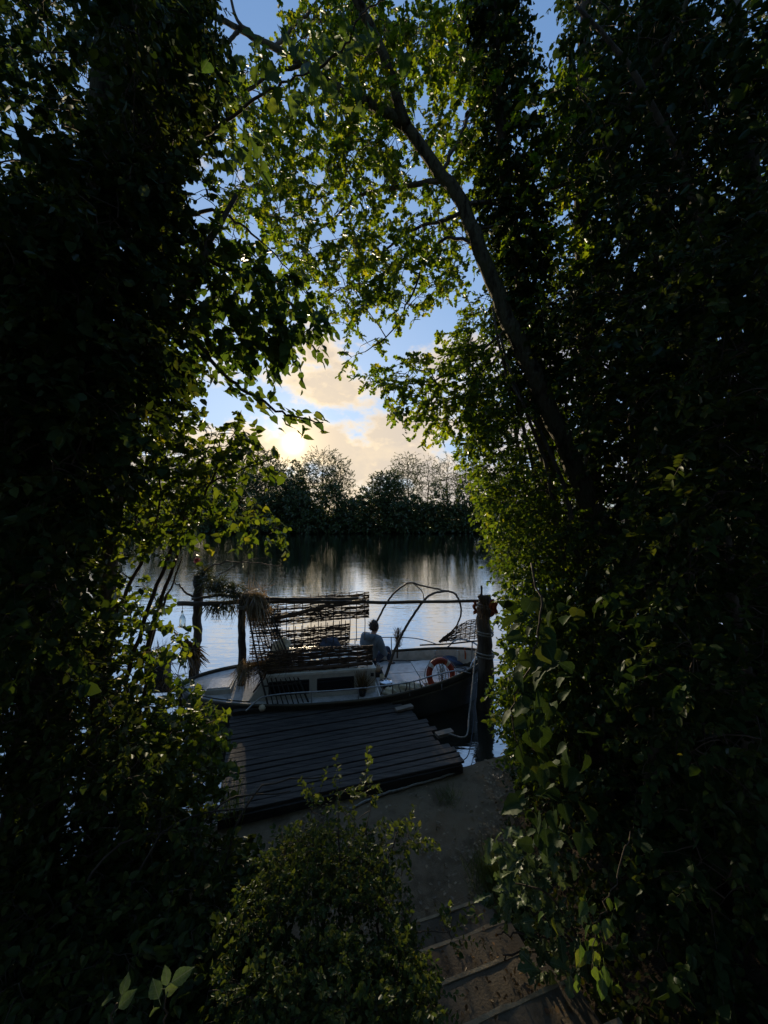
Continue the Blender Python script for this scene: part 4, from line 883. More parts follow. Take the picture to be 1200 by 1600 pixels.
# ------------------------------------------------------------------ the person, seated and turned away
def skin_mesh(name, joints, edges, mat, subdiv=2, root=0):
    me = bpy.data.meshes.new(name); bm = bmesh.new(); ly = bm.verts.layers.skin.verify(); vs = []
    for (co, r_) in joints:
        v = bm.verts.new(tuple(float(x) for x in co)); rr2 = r_ if isinstance(r_, tuple) else (r_, r_); v[ly].radius = rr2; vs.append(v)
    vs[root][ly].use_root = True
    for a, b_ in edges: bm.edges.new((vs[a], vs[b_]))
    bm.to_mesh(me); bm.free(); tmp = bpy.data.objects.new('tmp', me); COL.objects.link(tmp)
    sk = tmp.modifiers.new('s', 'SKIN'); sk.use_smooth_shade = True; sb_ = tmp.modifiers.new('d', 'SUBSURF'); sb_.levels = subdiv; sb_.render_levels = subdiv
    dg_ = bpy.context.evaluated_depsgraph_get(); out = bpy.data.meshes.new_from_object(tmp.evaluated_get(dg_)); bpy.data.objects.remove(tmp)
    out.name = name; out.materials.clear(); out.materials.append(mat); out.polygons.foreach_set('use_smooth', np.ones(len(out.polygons), bool)); return out
pel = B(.62, .46, .72)
fa = R(38); FW = np.array((math.sin(fa), math.cos(fa), 0)); RT = np.array((math.cos(fa), -math.sin(fa), 0)); UPV = np.array((0, 0, 1.0))
PS = 1.14
def H(r, f, u):
    if u > .5: u -= .055; f += .02
    return pel + (RT * r + FW * f + UPV * u) * PS

pe_joints = [(H(0, 0, 0), .13), (H(0, .03, .18), .12), (H(0, .07, .34), (.14, .11)), (H(0, .10, .45), .075), (H(0, .125, .535), .052), (H(0, .15, .60), .075), (H(0, .17, .70), .088), (H(0, .17, .76), .055),
     (H(.17, .09, .41), .062), (H(.255, .10, .20), .048), (H(.20, .28, .06), .036), (H(.17, .34, .05), .026),
     (H(-.17, .09, .41), .062), (H(-.25, .12, .19), .048), (H(-.16, .30, .05), .036), (H(-.13, .36, .05), .026),
     (H(.10, .06, -.02), .095), (H(.14, .42, .14), .065), (H(.14, .50, -.19), .045), (H(.14, .60, -.21), .035),
     (H(-.10, .06, -.02), .095), (H(-.13, .42, .14), .065), (H(-.13, .50, -.19), .045), (H(-.13, .60, -.21), .035), (H(0, .25, .64), .024)]
pe_edges = [(0, 1), (1, 2), (2, 3), (3, 4), (4, 5), (5, 6), (6, 7), (2, 8), (8, 9), (9, 10), (10, 11), (2, 12), (12, 13), (13, 14), (14, 15), (0, 16), (16, 17), (17, 18), (18, 19), (0, 20), (20, 21), (21, 22), (22, 23), (5, 24)]
person = link('person', skin_mesh('person', pe_joints, pe_edges, M_skin)); person.location = (0, 0, 0)
tag(person, 'person in a grey blue hooded top sitting on the boat with back turned', 'person')
def child(name, me): o = link(name, me); o.parent = person; return o
child('hoodie', skin_mesh('hoodie', [(H(0, -.01, -.02), (.22, .17)), (H(0, .0, .16), (.215, .165)), (H(0, .05, .35), (.215, .16)), (H(0, .09, .475), .10), (H(.19, .08, .41), .105), (H(.29, .09, .20), .082), (H(.225, .26, .065), .062), (H(-.19, .08, .41), .105), (H(-.285, .11, .19), .082), (H(-.185, .28, .055), .062)],
      [(0, 1), (1, 2), (2, 3), (2, 4), (4, 5), (5, 6), (2, 7), (7, 8), (8, 9)], M_hood))
child('hood', skin_mesh('hood', [(H(-.14, .04, .485), .05), (H(-.08, -.05, .465), .078), (H(0, -.085, .445), .092), (H(.08, -.05, .465), .078), (H(.14, .04, .485), .05)], [(0, 1), (1, 2), (2, 3), (3, 4)], M_hood, root=2))
child('jeans', skin_mesh('jeans', [(H(0, 0, -.03), .145), (H(.10, .08, -.02), .108), (H(.14, .43, .14), .080), (H(.14, .50, -.16), .062), (H(-.10, .08, -.02), .108), (H(-.13, .43, .14), .080), (H(-.13, .50, -.16), .062)], [(0, 1), (1, 2), (2, 3), (0, 4), (4, 5), (5, 6)], M_jean))
hb = skin_mesh('hair', [(H(0, .10, .585), .085), (H(0, .11, .67), .122), (H(0, .15, .735), .118), (H(.02, .20, .76), .085)], [(0, 1), (1, 2), (2, 3)], M_hair, 3)
for v in hb.vertices: v.co += Vector(v.normal) * (0.012 * math.sin(v.co.x * 95) * math.sin(v.co.z * 80 + 1) + random.uniform(-.005, .007))
child('hair', hb)
tufts = np.array([H(0, .13, .70)]) + nrmz(rng.normal(0, 1, (220, 3)) - FW * .6 + UPV * .4) * .12
child('loose_hair', leaves_mesh('loose_hair', tufts, nrmz(tufts - H(0, .16, .66) + rng.normal(0, .03, (220, 3)) - UPV * .05), rng.normal(0, 1, (220, 3)), .06, T_blade, M_hair, .5))['kind'] = 'stuff'
for sx in (1, -1):
    w0 = H(.17 * sx if sx > 0 else -.13, .36, .05)
    for k, (o_, l_) in enumerate(((-.03, .06), (-.01, .075), (.012, .08), (.032, .07), (.045, .05))):
        a = w0 + RT * o_ * .8; dd = FW if k < 4 else FW * .5 + RT * (-sx) * .8
        child('finger', skin_mesh('finger', [(a, .011), (a + dd * l_ * .5 + UPV * .004, .010), (a + dd * l_ - UPV * .03, .008)], [(0, 1), (1, 2)], M_skin, 1))
    child('shoe', skin_mesh('shoe', [(H(.14 * sx, .47, -.235), (.05, .045)), (H(.14 * sx, .56, -.25), (.05, .036)), (H(.14 * sx, .68, -.262), (.042, .024))], [(0, 1), (1, 2)], M_rubber))
MB_c = MB().box(B(.60, .44, .515), (.34, .42, .14), BA)
solo(MB_c, 'seat_box', M_beam, 'low dark box used as a seat under the person', 'box', bevel=.01)

# ------------------------------------------------------------------ far bank: bushes and trees
BUSH = {405: 'low dark bush on the far bank at the foot of the broad leafy tree', 440: 'dark bush on the far bank below the low sun beside the broad leafy tree', 450: 'dark bush on the far bank behind the tall one straight below the sun', 466: 'dark bush on the far bank behind the tall one toward the open crowned tree', 459: 'tall dark bush on the far bank straight below the low sun', 478: 'low dark bush on the far bank under the slender sparse tree', 515: 'dark bush on the far bank under the spreading open crowned tree', 545: 'low dark bush on the far bank under the smaller leaning tree', 572: 'dark bush on the far bank filling the gap in the treeline', 605: 'dark bush on the far bank under the rounded dark tree', 628: 'low dark bush on the far bank under the fine twigged tree', 660: 'dark bush on the far bank under the nearly bare narrow tree', 692: 'dark bush on the far bank under the tall airy tree', 722: 'dark bush on the far bank under the tree half covered by the hedge'}  # tall bush below the sun and two behind it: added to block water glint
def far_bush(x, ytop, d, w, seed):
    top = px(x, ytop, d); h = top[2]; base = np.array((top[0], d, .2))
    th = thing('bank_bush', base, BUSH.get(x, 'dense far bank bush mostly screened by the near foliage'), 'bush', 'bushes lining the far bank')
    n = 800; a = nrmz(rng.normal(0, 1, (n, 3))); a[:, 2] = np.abs(a[:, 2]); r_ = rng.random((n, 1)) ** .35
    lob = 1 + .38 * np.sin(a[:, :1] * 4 + seed) * np.cos(a[:, 2:] * 5 + seed * 2)
    pts = base + a * r_ * lob * np.array((w, 2.2, h * .93)); k = pts[:, 2] > .25; pts = pts[k]
    foliage(th, pts, nrmz(a[k] + np.array((0, 0, .3)) + rng.normal(0, .4, pts.shape)), L_far, .31, 11, .95, T_dia, twig=False, hang=.1)
    st_ = MB()
    for j in range(4): st_.tube(smooth_path([base - np.array((0, 0, .5)), base + np.array((rng.normal(0, w * .2), rng.normal(0, .4), h * .45)), base + np.array((rng.normal(0, w * .4), rng.normal(0, .6), h * .85))], 4), np.linspace(.12, .03, 9), 5)
    st_.build('stems', M_twig, th, True)
for i, (x, yt, d, w) in enumerate(((120, 752, 60.5, 6), (180, 760, 61, 5), (235, 745, 60.5, 5), (285, 755, 61, 5), (330, 750, 60.5, 4.6), (372, 734, 61, 4.4), (405, 742, 60, 4.0), (440, 748, 61.5, 4.2), (459, 738, 62.5, 3.0), (450, 740, 64.5, 3.2), (466, 742, 64.5, 3.2), (478, 768, 60, 3.6), (515, 752, 61.5, 4.2), (545, 775, 60, 3.2), (572, 772, 61, 3.2), (605, 752, 61, 3.6), (628, 770, 60, 3.4), (660, 772, 61, 3.6), (692, 768, 60.5, 3.6), (722, 770, 61, 3.6), (760, 762, 60.5, 4), (800, 760, 61, 5), (850, 765, 60.5, 5), (905, 755, 61, 5))):
    far_bush(x, yt, d, w, i * 1.7)
def far_tree(x, ytop, d, w, n, label, leafy=1.0, lean=0.0, name='bank_tree'):
    top = px(x, ytop, d); base = np.array((top[0] - lean, d, .3)); h = top[2] - .3
    th = thing(name, base, label, 'tree', 'trees on the far bank')
    tr_ = smooth_path([base - np.array((0, 0, .6)), base + np.array((lean * .2, 0, h * .3)), base + np.array((lean * .6 + rng.normal(0, .2), 0, h * .6)), top - np.array((0, 0, h * .06))], 5, .06)
    MB().tube(tr_, np.linspace(.22, .035, len(tr_)), 6).build('trunk', M_twig, th, True)
    ns_ = int(n * 3.6); a = nrmz(rng.normal(0, 1, (ns_, 3))); rad = rng.random((ns_, 1)) ** .4
    ctr = base + np.array((lean * .7, 0, h * .66)); pts = ctr + a * rad * np.array((w, w * .8, h * .36)); 
    lines, rads, dr = grow(tr_[5:], pts, .1, 4, .012, .006, .10)
    q = link('limbs', tri_tubes(lines, rads, 'limbs', M_twig), th); q['kind'] = 'stuff'
    foliage(th, pts, nrmz(dr + np.array((0, 0, .4)) + rng.normal(0, .35, dr.shape)), L_far, .17, int(15 * leafy) + 4, 1.0, T_dia, name='crown', twig=True, tw_r=.012, droop=.1, hang=0)
far_tree(412, 704, 66, 3.8, 260, 'broad leafy tree on the far bank standing under the low sun', 1.3)
far_tree(447, 722, 68, 2.0, 34, 'thin tree on the far bank with the sun caught in its twigs', .6)
far_tree(505, 702, 66, 4.0, 200, 'spreading open crowned tree on the far bank between the sun and the gap', .8)
far_tree(533, 716, 64, 2.6, 80, 'smaller tree on the far bank leaning over the gap', .9, .6)
far_tree(468, 720, 70, 2.2, 34, 'slender sparse tree on the far bank just beside the sun', .5)
far_tree(604, 736, 63, 2.9, 220, 'rounded dark tree on the far bank at the other side of the gap', 1.4)
far_tree(637, 708, 68, 3.2, 150, 'tall fine twigged tree on the far bank behind the rounded tree', .7)
far_tree(668, 716, 70, 2.4, 60, 'sparse narrow tree on the far bank with nearly bare twigs', .4)
far_tree(700, 712, 68, 3.0, 90, 'tall airy tree on the far bank close to the hedge outline', .6)
far_tree(735, 706, 67, 3.0, 100, 'leafy tree on the far bank half covered by the hedge', .8)
for x, yt, d, n in ((350, 704, 66, 130), (300, 712, 66, 130), (240, 706, 67, 130), (170, 710, 66, 130), (800, 712, 67, 120), (870, 705, 67, 120)):
    far_tree(x, yt, d, 3.6, n, 'leafy far bank tree hidden behind the near foliage', 1.1)

# ------------------------------------------------------------------ near vegetation
def limb(parent, pts, r0, r1, mat=M_bark, sides=9, name='limb', noise=.008, n=6):
    P = smooth_path(pts, n, noise); MB().tube(P, np.linspace(r0, r1, len(P)), sides).build(name, mat, parent, True); return P
def plant(th, wood, targets, mat, leaf, n, L, tpl=T_oval, droop=.35, hang=.25, flat=.7, r_tip=.004, rmax=.03, twig_r=.0022, updir=.0, width=1.0, outward=(0, 0, 0), name='crown'):
    lines, rads, dr = grow(wood, targets, .12, 4, r_tip, .003, rmax)
    q = link('limbs', tri_tubes(lines, rads, 'limbs', M_twig), th); q['kind'] = 'stuff'
    return foliage(th, targets, nrmz(dr + rng.normal(0, .55, dr.shape) + np.array((0, 0, updir)) + np.array(outward)), mat, leaf, n, L, tpl, droop, hang, flat, name, True, twig_r, width)

# --- leaning oak over the river
ok = thing('leaning_oak', (2.2, 5.4, .6), 'leaning oak with bare curving trunk arching over the water', 'tree')
trunk = limb(ok, [(2.75, 5.15, .3), px(960, 900, 5.0), px(908, 760, 5.1), px(845, 610, 5.2), px(795, 500, 5.3), px(748, 385, 5.4), px(705, 290, 5.5), px(632, 195, 5.6)], .145, .078, M_bark2, 14, 'trunk', .016)
w1 = limb(ok, [px(632, 195, 5.6), px(590, 168, 5.6), px(545, 148, 5.7), px(500, 120, 5.8), px(440, 80, 5.9), px(385, 52, 6.0), px(320, 20, 6.1)], .085, .035, M_bark2)
w2 = limb(ok, [px(636, 200, 5.58), px(622, 160, 5.5), px(608, 112, 5.4), px(585, 55, 5.3), px(555, -5, 5.2), px(530, -60, 5.1)], .078, .05, M_bark2)
w3 = limb(ok, [px(700, 280, 5.5), px(640, 290, 5.8), px(565, 304, 6.1), px(530, 335, 6.3), px(480, 372, 6.5)], .045, .012)
w4 = limb(ok, [px(728, 330, 5.45), px(690, 345, 5.7), px(640, 360, 5.9), px(600, 395, 6.2), px(560, 430, 6.4), px(530, 470, 6.5)], .030, .008)
w5 = limb(ok, [px(745, 380, 5.4), px(705, 372, 5.6), px(680, 385, 5.7), px(660, 420, 5.8), px(640, 470, 5.9), px(610, 520, 6.0), px(570, 550, 6.1)], .026, .007)
w6 = limb(ok, [px(715, 320, 5.5), px(790, 312, 5.6), px(870, 292, 5.7), px(960, 262, 5.8), px(1020, 250, 5.8)], .035, .02)
w7 = limb(ok, [px(742, 360, 5.45), px(800, 345, 5.5), px(860, 318, 5.5), px(920, 300, 5.5)], .022, .008)
w8 = limb(ok, [px(470, 102, 5.85), px(420, 118, 5.9), px(372, 150, 5.9), px(330, 172, 5.8), px(295, 200, 5.7)], .032, .012)
w9 = limb(ok, [px(372, 50, 6.0), px(350, 75, 5.9), px(335, 100, 5.9)], .03, .02); w10 = limb(ok, [px(430, 75, 5.9), px(455, 45, 6), px(490, 10, 6), px(510, -30, 6)], .03, .015)
w11 = limb(ok, [px(400, 58, 5.95), px(370, 30, 5.9), px(360, -10, 5.8)], .03, .018); w12 = limb(ok, [px(565, 304, 6.1), px(545, 270, 6.2), px(520, 230, 6.3), px(470, 230, 6.4)], .02, .006)
w13 = limb(ok, [px(800, 505, 5.3), px(740, 560, 5.5), px(690, 590, 5.6), px(640, 600, 5.7), px(600, 600, 5.75)], .022, .006)
w14 = limb(ok, [px(690, 270, 5.5), px(715, 220, 5.5), px(735, 170, 5.6), px(740, 100, 5.7)], .03, .012)
wood = np.vstack([w1, w2, w3, w4, w5, w6, w7, w8, w9, w10, w11, w12, w13, w14, trunk[20:]])
P1 = [(400, 100), (470, 150), (540, 90), (640, 20), (700, 60), (760, 120), (750, 330), (725, 400), (690, 452), (640, 490), (600, 520), (575, 560), (545, 560), (520, 515), (525, 470), (470, 420), (430, 375), (360, 345), (345, 300), (380, 240), (350, 190), (345, 120)]
P2 = [(575, 590), (620, 560), (690, 540), (760, 560), (780, 660), (740, 700), (690, 680), (640, 640), (600, 635)]
P3 = [(430, 30), (520, 0), (600, 0), (620, 60), (560, 90), (470, 90)]
def clear(T, line, rad=.17, i0=0):
    # leaves do not grow in front of the bare trunk: drop shoots that would hang between it and the steps
    a = np.stack((600 + line[:, 0] / line[:, 1] * F, HORY - (line[:, 2] - CAMZ) / line[:, 1] * F), -1); b = np.stack((600 + T[:, 0] / T[:, 1] * F, HORY - (T[:, 2] - CAMZ) / T[:, 1] * F), -1)
    dd = np.linalg.norm(b[:, None] - a[None], axis=2); k = dd.argmin(1); m = dd.min(1) < rad * F / T[:, 1] + 14
    return T[~(m & (T[:, 1] < line[k, 1] + .25))]
T1 = np.vstack((psamp(P1, 980, (5.2, 7.0), .32, 46, 1), psamp(P2, 150, (5.2, 6.2), .25, 30, 2), psamp(P3, 150, (5.2, 6.6), .3, 30, 4), psamp([(640, 20), (760, 0), (770, 130), (700, 110)], 70, (5.3, 6.4), .25, 30, 5)))
T1 = clear(T1, trunk[14:])
plant(ok, wood, T1, L_oak, .088, 16, .34, T_lobe, .25, .2, .8, .005, .03, .0026)
P4 = [(840, 130), (960, 120), (960, 300), (900, 430), (800, 420), (790, 360)]
T1b = clear(psamp(P4, 230, (5.0, 6.6), .25, 50, 6), trunk[14:]); plant(ok, np.vstack((w6, w7, w14, trunk)), T1b, L_oak, .09, 14, .36, T_lobe, .25, .2, .8, name='inner_crown')

# --- ivy clad trees and hedge on the right
def ivy_tree(x, ytop, ybase, d, r, label, wpx, n, name='ivy_clad_tree', lean=0, mat=L_ivy, leaf=.065, t0=0.0):
    a, b_ = px(x, ybase, d), px(x + lean, ytop, d); a[2] = min(a[2], .9)
    th = thing(name, a, label, 'tree', None); tk = smooth_path([a, a + (b_ - a) * .35 + np.array((.1, 0, 0)), a + (b_ - a) * .7 - np.array((.08, 0, 0)), b_], 7, .02)
    MB().tube(tk, np.linspace(r, r * .45, len(tk)), 10).build('trunk', M_bark, th, True)
    t_ = t0 + (1 - t0) * rng.random(n); base = a + (b_ - a) * t_[:, None]; ang = rng.uniform(0, 2 * math.pi, n); rr2 = wpx / F * d * (.45 + .55 * rng.random(n)) * (1 + .35 * np.sin(t_ * 17 + 1))
    out = np.stack((np.cos(ang), np.sin(ang), rng.normal(0, .2, n)), -1); S_ = base + out * (rr2 * .5 * rng.uniform(.1, 1, n))[:, None]
    foliage(th, S_, out + np.array((0, 0, -.1)), mat, leaf, 11, wpx / F * d * .55, T_heart, .45, .4, .35, 'ivy', True, .003)
    return th, tk
ivy_tree(885, -60, 1000, 5.7, .14, 'ivy clad trunk slanting up behind the leaning oak fork', 72, 1300, lean=-120, t0=.42)
ivy_tree(1040, -60, 900, 5.3, .22, 'broad ivy clad tree standing behind the thin bare stem', 85, 1400)
ivy_tree(915, -60, 900, 6.0, .17, 'slimmer ivy clad tree between the oak trunk and the thin bare stem', 72, 1000)
bs = thing('bare_stem', (3.0, 4.7, .8), 'thin bare grey stem hanging upright among the ivy', 'stem')
limb(bs, [(2.95, 4.75, .6), px(990, 640, 4.8), px(983, 480, 4.8), px(978, 380, 4.8), px(968, 300, 4.8), px(955, 235, 4.7), px(985, 160, 4.5), px(1030, 90, 4.3), px(1075, 0, 4.2), px(1090, -60, 4.2)], .06, .022, M_bark2, name='shaft')
# hedge: hawthorn lit by the sun on its river side
hw = thing('hawthorn_hedge', (1.9, 5.2, .4), 'sunlit small leaved hawthorn hedge leaning over the landing and boat end', 'hedge')
hs_ = [limb(hw, [(2.6 + i * .1, 4.2 + .3 * i, .3), (2.5, 4.5 + .3 * i, 1.8), px(880 - 20 * i, 760, 5.0 + .2 * i), px(800 - 10 * i, 600 - 40 * i, 5.3)], .06, .015, M_bark, name='stem') for i in range(4)]
P5 = [(730, 480), (770, 450), (850, 480), (880, 640), (915, 760), (930, 1000), (890, 1190), (815, 1200), (798, 1130), (783, 1080), (803, 1020), (798, 960), (800, 890), (765, 830), (755, 790), (752, 740), (738, 700), (740, 620), (712, 560)]
dh = lambda x, y: (np.where(y < 900, 4.6, 4.3) - (x - 740) * .003, np.where(y < 900, 6.3, 5.6) - (x - 740) * .002)
T2 = clear(psamp(P5, 2700, dh, .18, 40, 11), trunk[12:], .26)
plant(hw, np.vstack(hs_), T2, L_haw, .056, 15, .26, T_oval, .3, .3, .7, .003, .02, .002, outward=(-.35, .1, 0))
# dark inner hedge mass beside the steps
def dr(x, y):
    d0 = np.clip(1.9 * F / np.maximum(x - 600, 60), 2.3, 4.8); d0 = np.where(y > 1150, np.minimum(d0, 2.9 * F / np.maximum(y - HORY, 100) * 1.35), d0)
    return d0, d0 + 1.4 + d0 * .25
lh = thing('laurel_hedge', (2.3, 2.8, 1.2), 'tall dark broad leaved hedge closing the side of the steps', 'hedge')
ls = [limb(lh, [(2.4 + .35 * i, 3.6 - .5 * i, .8), (2.5 + .35 * i, 3.5 - .5 * i, 2.6), (2.5 + .4 * i, 3.8 - .5 * i, 4.4), (2.7 + .4 * i, 3.8 - .4 * i, 5.6)], .06, .006, name='stem') for i in range(4)]
P6 = [(830, 480), (1000, 380), (1230, 300), (1230, 1620), (925, 1620), (905, 1560), (880, 1480), (850, 1400), (830, 1300), (850, 1150), (900, 1000), (890, 760), (860, 640)]
T3 = clear(psamp(P6, 3300, dr, 0, 40, 12), trunk[12:], .26)
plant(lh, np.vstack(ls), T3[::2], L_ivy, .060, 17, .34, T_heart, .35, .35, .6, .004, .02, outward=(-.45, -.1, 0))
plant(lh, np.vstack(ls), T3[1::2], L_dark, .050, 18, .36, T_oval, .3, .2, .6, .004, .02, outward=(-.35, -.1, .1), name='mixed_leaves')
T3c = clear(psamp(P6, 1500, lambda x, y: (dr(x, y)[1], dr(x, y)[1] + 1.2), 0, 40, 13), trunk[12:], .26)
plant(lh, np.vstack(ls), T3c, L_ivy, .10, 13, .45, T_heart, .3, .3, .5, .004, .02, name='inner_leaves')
P6b = [(900, 0), (1230, 0), (1230, 420), (980, 420), (900, 300)]
uh = thing('overhanging_ash', (4.6, 4.6, .9), 'loose leaved tree spreading above the hedge with sky showing through', 'tree')
ut = limb(uh, [(4.6, 4.6, .8), (4.5, 4.5, 4), (4.3, 4.4, 7), (3.9, 4.3, 10)], .16, .06, name='trunk'); u2 = limb(uh, [(4.5, 4.5, 5), (3.6, 4.2, 7), (2.7, 3.9, 8.4), (1.9, 3.8, 9.2)], .06, .015)
T4 = psamp(P6b, 760, (3.4, 6.5), .40, 60, 14); plant(uh, np.vstack((ut, u2)), T4, L_ivy, .085, 13, .4, T_oval, .35, .3, .6)
# near hanging leaves low in the hedge, big enough to count
nv = thing('ivy_trail', px(850, 1000, 2.6), 'trailing large ivy leaves catching light low in the dark hedge', 'ivy')
sp = limb(nv, [px(830, 880, 2.9), px(845, 960, 2.65), px(830, 1040, 2.6), px(800, 1110, 2.6), px(820, 1200, 2.6)], .008, .004, M_twig, 5, 'vine')
n = 110; xs = np.clip(rng.normal(850, 50, n), 795 + rng.uniform(0, 60, n), 1000); ys = rng.uniform(930, 1330, n); P = pxv(xs, ys, rng.uniform(2.35, 2.9, n)); leaf_objs(nv, P, nrmz(rng.normal(0, .6, (n, 3)) + np.array((-.4, -.2, -.6))), nrmz(rng.normal(0, .4, (n, 3)) + np.array((-.3, .1, .9))), rng.uniform(.09, .15, n), 'heart', V_ivy, 1.05)
# lobed grey green plant at the foot of the hedge, along the steps
og = thing('oak_sapling', px(840, 1480, 2.6), 'grey green lobed leaved plant hanging over the step edges', 'plant')
gs = [limb(og, [(1.55, 3.0, .8), px(860 - 20 * i, 1400 + 30 * i, 2.7), px(800 - 12 * i + 30 * (i % 2), 1380 + 40 * i, 2.75)], .01, .004, M_twig, 5, 'stem') for i in range(4)]
n = 270; xs = np.concatenate((rng.normal(825, 38, 190), rng.normal(860, 30, 80))); ys = np.concatenate((rng.uniform(1300, 1440, 190), rng.uniform(1420, 1530, 80)))
k = (xs > 745 + np.maximum(0, ys - 1400) * .75) & (xs < 960); xs, ys = xs[k], ys[k]; n = len(xs)
P = pxv(xs, ys, 3.0 - (ys - 1300) * .0022 + rng.uniform(-.15, .2, n)); leaf_objs(og, P, nrmz(rng.normal(0, .7, (n, 3)) + np.array((-.5, -.2, -.1))), nrmz(rng.normal(0, .45, (n, 3)) + np.array((-.1, .1, 1))), rng.uniform(.07, .125, n), 'lobe', V_lobe, 1.0)
pl = thing('pale_leaf_spray', px(930, 1460, 2.1), 'spray of drooping pale green leaves over the dark corner of the steps', 'plant')
limb(pl, [px(985, 1300, 2.5), px(960, 1380, 2.3), px(935, 1440, 2.15), px(925, 1520, 2.1)], .004, .002, M_twig, 5, 'stem')
n = 30; xs = rng.normal(935, 28, n); ys = rng.uniform(1390, 1540, n); leaf_objs(pl, pxv(xs, ys, rng.uniform(2.0, 2.3, n)), nrmz(rng.normal(0, .4, (n, 3)) + np.array((-.3, -.2, -.9))), nrmz(rng.normal(0, .5, (n, 3)) + np.array((0, -.4, .8))), rng.uniform(.055, .10, n), 'oval', V_lime, .9)

# --- left side
lt = thing('ivy_clad_tree', (-3.5, 3.7, .3), 'huge dark ivy clad tree filling the side opposite the hedge', 'tree')
tk = limb(lt, [(-3.5, 3.7, .3), (-3.1, 3.6, 3), (-2.7, 3.5, 6), (-2.4, 3.5, 9.5)], .24, .12, M_bark2, 12, 'trunk'); t2 = limb(lt, [(-2.5, 3.3, 4.5), (-1.9, 3.6, 6.2), (-1.5, 3.9, 7.4)], .07, .02); t3 = limb(lt, [(-2.55, 3.3, 4), (-3.4, 3.0, 5.5), (-3.9, 2.8, 7.5)], .08, .03)
P7 = [(-30, 330), (80, 300), (190, 200), (185, -20), (295, -20), (312, 80), (300, 190), (265, 240), (250, 330), (270, 400), (250, 480), (265, 560), (215, 640), (140, 740), (110, 860), (100, 1000), (-30, 1000)]
dl = lambda x, y: (np.clip(1.5 * F / np.maximum(600 - x, 60), 2.2, 3.4) + 0 * y, np.clip(1.5 * F / np.maximum(600 - x, 60), 2.2, 3.4) + 2.2)
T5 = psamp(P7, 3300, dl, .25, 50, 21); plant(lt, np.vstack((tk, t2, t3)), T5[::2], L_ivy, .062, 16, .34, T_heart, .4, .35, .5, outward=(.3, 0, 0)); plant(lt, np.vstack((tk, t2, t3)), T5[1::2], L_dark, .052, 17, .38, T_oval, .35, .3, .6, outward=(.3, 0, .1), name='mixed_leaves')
T5b = psamp([(-30, -30), (330, -30), (330, 200), (200, 300), (-30, 420)], 640, (3.4, 6.2), .34, 60, 22); plant(lt, np.vstack((tk, t2, t3)), T5b, L_ivy, .08, 14, .36, T_oval, .35, .3, .6, name='upper_crown')
# lime with hanging branches of large leaves
lm = thing('overhanging_lime', (-3.0, 4.0, .2), 'tree with drooping branches of large pointed leaves above the water', 'tree')
lk = limb(lm, [(-3.0, 4.0, .2), (-2.95, 4.0, 2.5), (-2.7, 4.0, 4.8), (-2.2, 4.1, 7)], .11, .04, name='trunk')
la = [limb(lm, p_, .022, .006) for p_ in ([px(300, 400, 3.9), px(360, 420, 3.9), px(420, 455, 3.9), px(480, 490, 3.9), px(505, 515, 3.9)], [px(300, 520, 3.8), px(345, 580, 3.7), px(395, 618, 3.6), px(450, 648, 3.5), px(505, 660, 3.45)], [px(290, 340, 4.0), px(340, 330, 4.1), px(395, 365, 4.2), px(450, 420, 4.2)], [px(240, 260, 3.6), px(300, 220, 3.4), px(352, 190, 3.2), px(420, 140, 3.1), px(485, 112, 3.0)])]
P8 = [(300, 350), (350, 360), (395, 400), (440, 425), (500, 470), (510, 500), (490, 530), (450, 560), (400, 555), (350, 575), (310, 560), (270, 500), (280, 420)]
T6 = psamp(P8, 210, (3.5, 4.4), .28, 34, 31); plant(lm, np.vstack(la[:3]), T6, L_lime, .088, 9, .28, T_heart, .45, .5, .6)
n = 95; t_ = rng.random(n); idx = (t_ * (len(la[0]) - 1)).astype(int); P = la[0][idx] + rng.normal(0, .09, (n, 3)) - np.array((0, 0, .07)); leaf_objs(lm, P, nrmz(rng.normal(0, .45, (n, 3)) + np.array((.4, 0, -.75))), nrmz(rng.normal(0, .6, (n, 3)) + np.array((.1, -.3, .7))), rng.uniform(.08, .13, n), 'heart', V_lime, .85)
n = 60; t_ = .15 + .85 * rng.random(n); idx = (t_ * (len(la[1]) - 1)).astype(int); P = la[1][idx] + rng.normal(0, .055, (n, 3)) - np.array((0, 0, .03)); leaf_objs(lm, P, nrmz(rng.normal(0, .4, (n, 3)) + np.array((.8, 0, -.4))), nrmz(rng.normal(0, .6, (n, 3)) + np.array((.1, -.3, .7))), rng.uniform(.07, .12, n), 'heart', V_lime, .85)
n = 120; xs = np.concatenate((rng.normal(385, 30, 50), rng.normal(500, 55, 70))); ys = np.concatenate((rng.uniform(85, 300, 50), rng.uniform(40, 190, 70))); leaf_objs(lm, pxv(xs, ys, rng.uniform(2.8, 3.4, n)), nrmz(rng.normal(0, .4, (n, 3)) + np.array((.3, 0, -.9))), nrmz(rng.normal(0, .6, (n, 3)) + np.array((.1, -.4, .5))), rng.uniform(.085, .15, n), 'heart', V_lime, .85)
limb(lm, [px(485, 112, 3.0), px(540, 70, 2.95), px(560, 30, 2.9), px(600, 0, 2.9)], .01, .005)
for k in range(16):
    a = px(rng.uniform(285, 330), rng.uniform(260, 420), 3.9); dd = nrmz(np.array((1.0, .2, rng.normal(-.35, .35)))); Lk = rng.uniform(.3, .7)
    limb(lm, [a, a + dd * Lk * .5 + rng.normal(0, .03, 3), a + dd * Lk + rng.normal(0, .05, 3)], .005, .0018, M_twig, 4, 'dead_twig', .006, 4)
